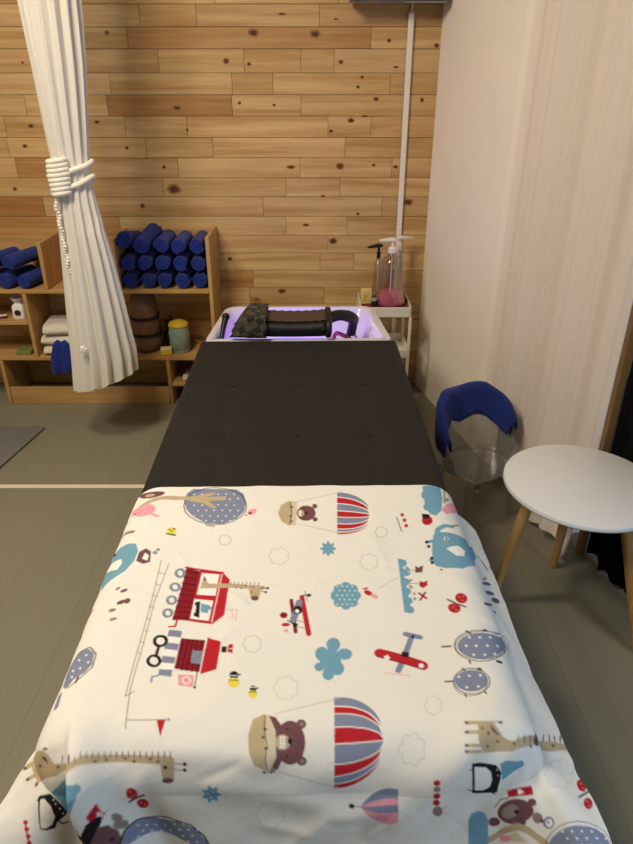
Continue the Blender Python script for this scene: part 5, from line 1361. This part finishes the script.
for i in range(64):
    cx, cy, a = rng.uniform(-.42, .5), rng.uniform(.02, .8), rng.uniform(0, PI); l = rng.uniform(.05, .14)
    disp += ridge(Sg, Tg, cx, cy, cx + l * math.cos(a), cy + l * math.sin(a), rng.uniform(.006, .014), rng.uniform(-.0022, .0028))
disp += cloth_folds(Sg, Tg)
ontop = np.clip((.66 - Tg) / .05, 0, 1) * np.clip((.37 - np.abs(Sg)) / .03, 0, 1)
disp = np.where(disp < 0, disp * (1 - .8 * ontop), disp)
P0 = P0 + NRM * np.maximum(disp, -.03)[..., None]
ns, ntt = Sg.shape
me = bpy.data.meshes.new('blanket')
idx = np.arange(ns * ntt, dtype=np.int32).reshape(ns, ntt)
quads = np.stack([idx[:-1, :-1], idx[:-1, 1:], idx[1:, 1:], idx[1:, :-1]], -1).reshape(-1, 4)
cb, sb = math.cos(BA), math.sin(BA)
W = np.stack([P0[..., 0] * cb - P0[..., 1] * sb - .031, P0[..., 0] * sb + P0[..., 1] * cb, P0[..., 2]], -1).astype(np.float32)
me.vertices.add(ns * ntt); me.vertices.foreach_set('co', W.reshape(-1))
me.loops.add(quads.size); me.loops.foreach_set('vertex_index', quads.reshape(-1))
me.polygons.add(len(quads)); me.polygons.foreach_set('loop_start', np.arange(0, quads.size, 4, dtype=np.int32)); me.polygons.foreach_set('loop_total', np.full(len(quads), 4, np.int32))
me.update(calc_edges=True); me.shade_smooth()
gi = np.clip((Sg - S0) / RES, 0, SN - 2); gj = np.clip((Tg - T0) / RES, 0, TN - 2)
i0, j0 = gi.astype(int), gj.astype(int); fi, fj = (gi - i0)[..., None], (gj - j0)[..., None]
c4 = ART[i0, j0] * (1 - fi) * (1 - fj) + ART[i0 + 1, j0] * fi * (1 - fj) + ART[i0, j0 + 1] * (1 - fi) * fj + ART[i0 + 1, j0 + 1] * fi * fj
ca = me.color_attributes.new('print', 'FLOAT_COLOR', 'POINT')
ca.data.foreach_set('color', np.concatenate([c4, np.ones((*c4.shape[:2], 1))], -1).astype(np.float32).reshape(-1))
m, nt, out = nodes('printed_cotton'); N, LK = nt.nodes.new, nt.links.new
p = N('ShaderNodeBsdfPrincipled'); LK(p.outputs[0], out.inputs[0]); p.inputs['Roughness'].default_value = .9; p.inputs['Specular IOR Level'].default_value = .15
at = N('ShaderNodeAttribute'); at.attribute_name = 'print'; LK(at.outputs['Color'], p.inputs['Base Color'])
nz = N('ShaderNodeTexNoise'); nz.inputs['Scale'].default_value = 38; nz.inputs['Detail'].default_value = 6
tc = N('ShaderNodeTexCoord'); LK(tc.outputs['Object'], nz.inputs[0])
bp = N('ShaderNodeBump'); bp.inputs['Strength'].default_value = .32; bp.inputs['Distance'].default_value = .004; LK(nz.outputs[0], bp.inputs['Height']); LK(bp.outputs[0], p.inputs['Normal'])
me.materials.append(m)
o = bpy.data.objects.new('blanket', me); COL.objects.link(o)
tag(o, 'cream cotton blanket printed with bears, balloons and giraffes on the bed', 'blanket')

# ------------------------------------------------------------------ side table
T = thing('side_table', 'round white side table on three splayed wooden legs', 'table', (.725, 1.490, 0))
MB().lathe([(.001, .414), (.199, .414), (.206, .416), (.209, .420), (.209, .427), (.207, .4305), (.203, .432), (.001, .432)], 96).build('table_top', M['tabletop'], T, 30)
for fx, fy in ((.770, 1.652), (.884, 1.287), (.528, 1.492)):
    d = Vector((fx - .725, fy - 1.490, 0)); hd = d.normalized()
    top = hd * .130; top.z = .404
    ft = d.copy(); ft.z = .0
    ax = (ft - top).normalized()
    lg = MB().tube([top, top.lerp(ft, .02), top.lerp(ft, .6), top.lerp(ft, .97), ft + Vector((0, 0, .0))], [.0155, .0165, .0145, .0118, .0105], 20)
    for i, v in enumerate(lg.v):
        if v[2] < .004: lg.v[i] = (v[0], v[1], .001)
    lgo = lg.build('leg', M['beech'], T, 40)
    MB().loft([[(top.x + r * math.cos(2 * PI * k / 20), top.y + r * math.sin(2 * PI * k / 20), z) for k in range(20)] for r, z in ((.026, .4135), (.027, .410), (.022, .402), (.0175, .400))]).build('bracket', M['blackrub'], lgo)

# ------------------------------------------------------------------ clear tub chair with a towel over its back
CH = thing('tub_chair', 'small clear acrylic tub chair between the bed and the sheer curtain', 'chair', (.562, 1.975, 0), math.radians(28))
def shell(a, h):
    """point on the shell: a around the back (0 = middle of the back), h 0 seat .. 1 rim"""
    c = math.cos(a)
    rim = .270 + .165 * max(0, min(1, (c + .25) / 1.05)) ** .62
    z = .20 + (rim - .20) * h
    fl = .82 + .18 * h
    return Vector((.150 * math.sin(a) * fl, .115 * c * fl, z))
mb = MB(); P = []
for i in range(61):
    a = math.radians(-112 + 224 * i / 60)
    P.append([shell(a, k / 10) for k in range(11)])
mb.grid(P); mb.build('backrest', M['acrylic'], CH, 60, solid=.006)
n = 40
seat = [shell(math.radians(-112 + 224 * k / n), 0) * .97 for k in range(n + 1)]
seat = [(p.x, p.y) for p in seat] + [(.09, -.11), (-.09, -.11)]
MB().loft([[(x * sc, y * sc, z) for x, y in seat] for sc, z in ((.97, .190), (1, .193), (1, .199), (.97, .202))]).build('seat', M['acrylic'], CH, 40)
for lx, ly in ((-.095, -.085), (.095, -.085), (-.09, .065), (.09, .065)):
    MB().tube([(lx, ly, .1895), (lx * 1.12, ly * 1.12, 0.001)], [.013, .010], 14).build('leg', M['acrylic'], CH, 40)
for a, h in ((-38, .40), (-40, .12)):
    p = shell(math.radians(a), h); nn = Vector((-math.sin(math.radians(a)), -math.cos(math.radians(a)), 0))
    MB().ball(p + nn * .0035, .0048, 10, 6).build('screw', M['screw'], CH)
# towel folded over the rim
mb = MB(); P = []
for i in range(61):
    u = i / 60; a = math.radians(-99 + 197 * u)
    c = shell(a, 1); nn = Vector((math.sin(a) * 1.0, math.cos(a) * 1.1, 0)).normalized()
    e = math.sin(PI * min(1, max(0, u * 1.0))) ** .35
    din = .025 + .085 * e + .006 * math.sin(u * 17); dout = .03 + .10 * e
    row = []
    for s in range(17):
        q = s / 16
        if q < .42: w = -1; dz = -din * (1 - q / .42)
        elif q > .58: w = 1; dz = -dout * ((q - .58) / .42)
        else: w = (q - .5) / .08; dz = 0
        off = .0125 * w + (.002 * math.sin(u * 40 + s) if abs(w) == 1 else 0) + (.006 * (-dz / .08) * w if abs(w) == 1 else 0)
        hh = max(.08, 1 + dz / max(.05, c.z - .20))
        row.append(shell(a, hh) + nn * off + Vector((0, 0, .013 + .006 * (1 - min(1, abs(w))) + .003 * math.sin(u * 23))))
    P.append(row)
R = Matrix.Translation((.562, 1.975, 0)) @ Matrix.Rotation(math.radians(28), 4, 'Z')
P = [[tuple(R @ Vector(p)) for p in row] for row in P]
tag(mb.grid(P).build('towel', M['towel2'], None, 60, solid=.007), 'dark blue towel draped over the back of the clear chair', 'towel')

# ------------------------------------------------------------------ trolley with pump bottles
TR = thing('trolley', 'white slim trolley behind the basin at the wall corner', 'trolley', (.312, 2.93, 0))
def tray(z, h, nm):
    hx, hy = .116, .118
    return MB().loft([rrl(hx - .004, hy - .004, .014, z), rrl(hx, hy, .016, z + .003), rrl(hx, hy, .016, z + h - .002), rrl(hx - .002, hy - .002, .015, z + h), rrl(hx - .007, hy - .007, .011, z + h), rrl(hx - .009, hy - .009, .010, z + .006)]).build(nm, M['cream'], TR, 40)
tray(.452, .046, 'top_tray'); tray(.255, .04, 'lower_tray'); tray(.06, .04, 'lower_tray')
MB().box(-.104, .104, -.106, .106, .4585, .487, .002).build('mat', M['red'], TR)
for sx in (-1, 1):
    for sy in (-1, 1):
        MB().tube([(sx * .112, sy * .114, .034), (sx * .112, sy * .114, .4515)], .007, 12).build('post', M['cream'], TR)
        MB().lathe([(.001, -.008), (.014, -.008), (.017, -.004), (.017, .004), (.014, .008), (.001, .008)], 18, (sx * .112, sy * .114, .0175), Matrix.Rotation(PI / 2, 3, 'Y')).build('caster', M['grey'], TR)
def bottle(label, x, y, rot, sc, fill, hs, pumpm, clear_h=.225):
    t = thing('pump_bottle', label, 'bottle', (x, y, .4877), rot, 'pump bottles on the trolley')
    prof = [(.001, 0), (.066, 0), (.072, .004), (.074, .014), (.068, .05), (.058, .10), (.053, .15), (.051, .185), (.045, .205), (.030, .218), (.022, .224), (.022, .236)]
    prof = [(r * sc, z * hs) for r, z in prof]
    MB().lathe(prof + [(r - .002, z) for r, z in prof[::-1] if r > .01], 40).build('bottle', M['bottle'], t, 50)
    if fill:
        zz = [q for q in prof if q[1] < fill]; rf = interp(fill, [q[1] for q in prof], [q[0] for q in prof])
        MB().lathe([(r - .0035 if r > .01 else r, max(z, .003)) for r, z in zz] + [(rf - .0035, fill), (.001, fill)], 40).build('liquid', M['pink'], t, 50)
    z = .237 * hs
    MB().lathe([(.001, z - .004), (.021 * sc, z - .004), (.021 * sc, z + .016), (.012, z + .022), (.001, z + .022)], 24).build('collar', M[pumpm], t, 40)
    MB().lathe([(.001, z + .022), (.006, z + .022), (.006, z + .048), (.001, z + .048)], 14).build('stem', M[pumpm], t, 40)
    MB().loft([[(px, yy * w, z + .048 + zz * hh) for yy, zz in ((-.013, 0), (-.015, .5), (-.010, 1), (.010, 1), (.015, .5), (.013, 0))] for px, w, hh in ((.018, .5, .008), (.012, .95, .012), (0, 1.0, .014), (-.02, .75, .012), (-.045, .5, .009), (-.060, .38, .006))]).build('pump_head', M[pumpm], t, 50)
    MB().tube([(0, 0, .012), (0, 0, z - .004)], .0035, 10).build('dip_tube', M['white'], t, 40)
bottle('clear pump bottle with pink liquid, front one on the trolley', .337, 2.908, .1, .95, .056, 1.0, 'white')
bottle('clear pump bottle behind the pink one with its nozzle to the right', .382, 3.004, PI + .3, .42, 0, .95, 'cream')
bottle('clear pump bottle with a black pump, back left on the trolley', .286, 3.004, .5, .42, 0, .80, 'blackrub')
t = thing('box', 'small pale card box with yellow print left of the pump bottles', 'box', (.228, 2.915, .4877), .15)
MB().box(-.024, .024, -.012, .012, 0, .068, .0015).build('carton', M['paleyellow'], t)
mb = MB(); mb.add([(-.016, -.0124, .012), (-.006, -.0124, .008), (.004, -.0124, .034), (-.002, -.0124, .052), (-.012, -.0124, .04)], [(0, 1, 2, 3, 4)]); mb.add([(.004, -.0124, .03), (.014, -.0124, .05), (.012, -.0124, .058), (.002, -.0124, .04)], [(0, 1, 2, 3)])
mb.build('leaf_print', M['yellow'], t, 0)
t = thing('jar', 'tiny dark jar with a pale lid beside the card box', 'jar', (.262, 2.875, .4877))
MB().lathe([(.001, 0), (.012, 0), (.013, .003), (.013, .024), (.001, .024)], 20).build('glass', M['dark'], t)
MB().lathe([(.001, .0245), (.0135, .0245), (.0135, .034), (.001, .035)], 20).build('lid', M['mint'], t)

# ------------------------------------------------------------------ wall conduit, box at the top, floor mat
t = thing('cable_conduit', 'white vertical cable conduit on the plank wall by the corner', 'conduit', (.3835, 3.09, 0))
MB().box(-.0115, .0115, -.008, .0085, .001, 1.642, .002).build('cover', M['conduit'], t)
MB().tube(spline([(-.001, .001, 1.60), (.001, 0, 1.66), (.006, -.001, 1.72), (.004, 0, 1.90)], 5), .0035, 8).build('cable', M['cream'], t, 60)
t = thing('wall_box', 'grey metal box on the wall at the top picture edge', 'wall box', (.32, 3.0, 1.672))
MB().box(-.19, .19, -.02, .085, 0, .16, .004).build('case', M['grey'], t)
MB().box(-.186, .186, -.016, .081, -.006, -.0005, .002).build('bottom_plate', M['chrome'], t)
mb = MB(); L = []
cor = [(-2.2, 2.60), (-1.228, 2.60), (-1.290, 2.22), (-2.2, 2.22)]
for z, g in ((.001, .004), (.003, 0), (.010, 0), (.013, .006)):
    L.append([(-2.2, 2.60 - g, z), (-1.236 - g, 2.60 - g, z), (-1.230 - g, 2.592 - g, z), (-1.290 - g, 2.228 + g, z), (-1.298 - g, 2.22 + g, z), (-2.2, 2.22 + g, z)])
tag(mb.loft(L).build('floor_mat', M['rug'], None, 30), 'flat grey floor mat at the left, before the shelves', 'mat')

# ------------------------------------------------------------------ light and camera
def area(name, loc, target, size, energy, rgb, sy=None):
    l = bpy.data.lights.new(name, 'AREA'); l.energy = energy; l.color = rgb; l.size = size
    if sy: l.shape = 'RECTANGLE'; l.size_y = sy
    o = bpy.data.objects.new(name, l); COL.objects.link(o); o.location = loc
    o.rotation_euler = (Vector(target) - Vector(loc)).to_track_quat('-Z', 'Y').to_euler(); return o
area('ceiling_lamp_wall', (-.85, 1.35, 2.6), (-.85, 1.55, 0), .30, 26, (1.0, .84, .60))
area('ceiling_lamp_bed', (-1.45, .65, 2.62), (-.4, 1.1, 0), .5, 36, (1.0, .92, .79))
area('doorway_daylight', (1.7, -.3, 1.25), (.3, .9, .55), 1.0, 20, (.62, .80, 1.0), 1.2)
l = bpy.data.lights.new('ultraviolet_light', 'POINT'); l.energy = 1.4; l.color = (.26, .07, 1.0); l.shadow_soft_size = .03
o = bpy.data.objects.new('ultraviolet_light', l); COL.objects.link(o); o.location = bed_world(0, 2.33, .56)
w = bpy.data.worlds.new('room'); SC.world = w; w.use_nodes = True
w.node_tree.nodes['Background'].inputs[0].default_value = (.8, .78, .72, 1); w.node_tree.nodes['Background'].inputs[1].default_value = .07

cam = bpy.data.cameras.new('camera'); cam.sensor_fit = 'VERTICAL'; cam.sensor_height = 36; cam.lens = 36 * 650 / 844
cam.clip_start = .02
co = bpy.data.objects.new('camera', cam); COL.objects.link(co)
co.location = (0, 0, 1.4); co.rotation_euler = (math.radians(90 - 27.75), 0, 0)
SC.camera = co
SC.view_settings.view_transform = 'Standard'; SC.view_settings.look = 'None'
SC.view_settings.exposure = 0.0; SC.view_settings.gamma = 1.0; SC.view_settings.use_curve_mapping = False
SC.cycles.max_bounces = 8; SC.cycles.transparent_max_bounces = 16; SC.cycles.caustics_reflective = False; SC.cycles.caustics_refractive = False
SC.cycles.use_denoising = True
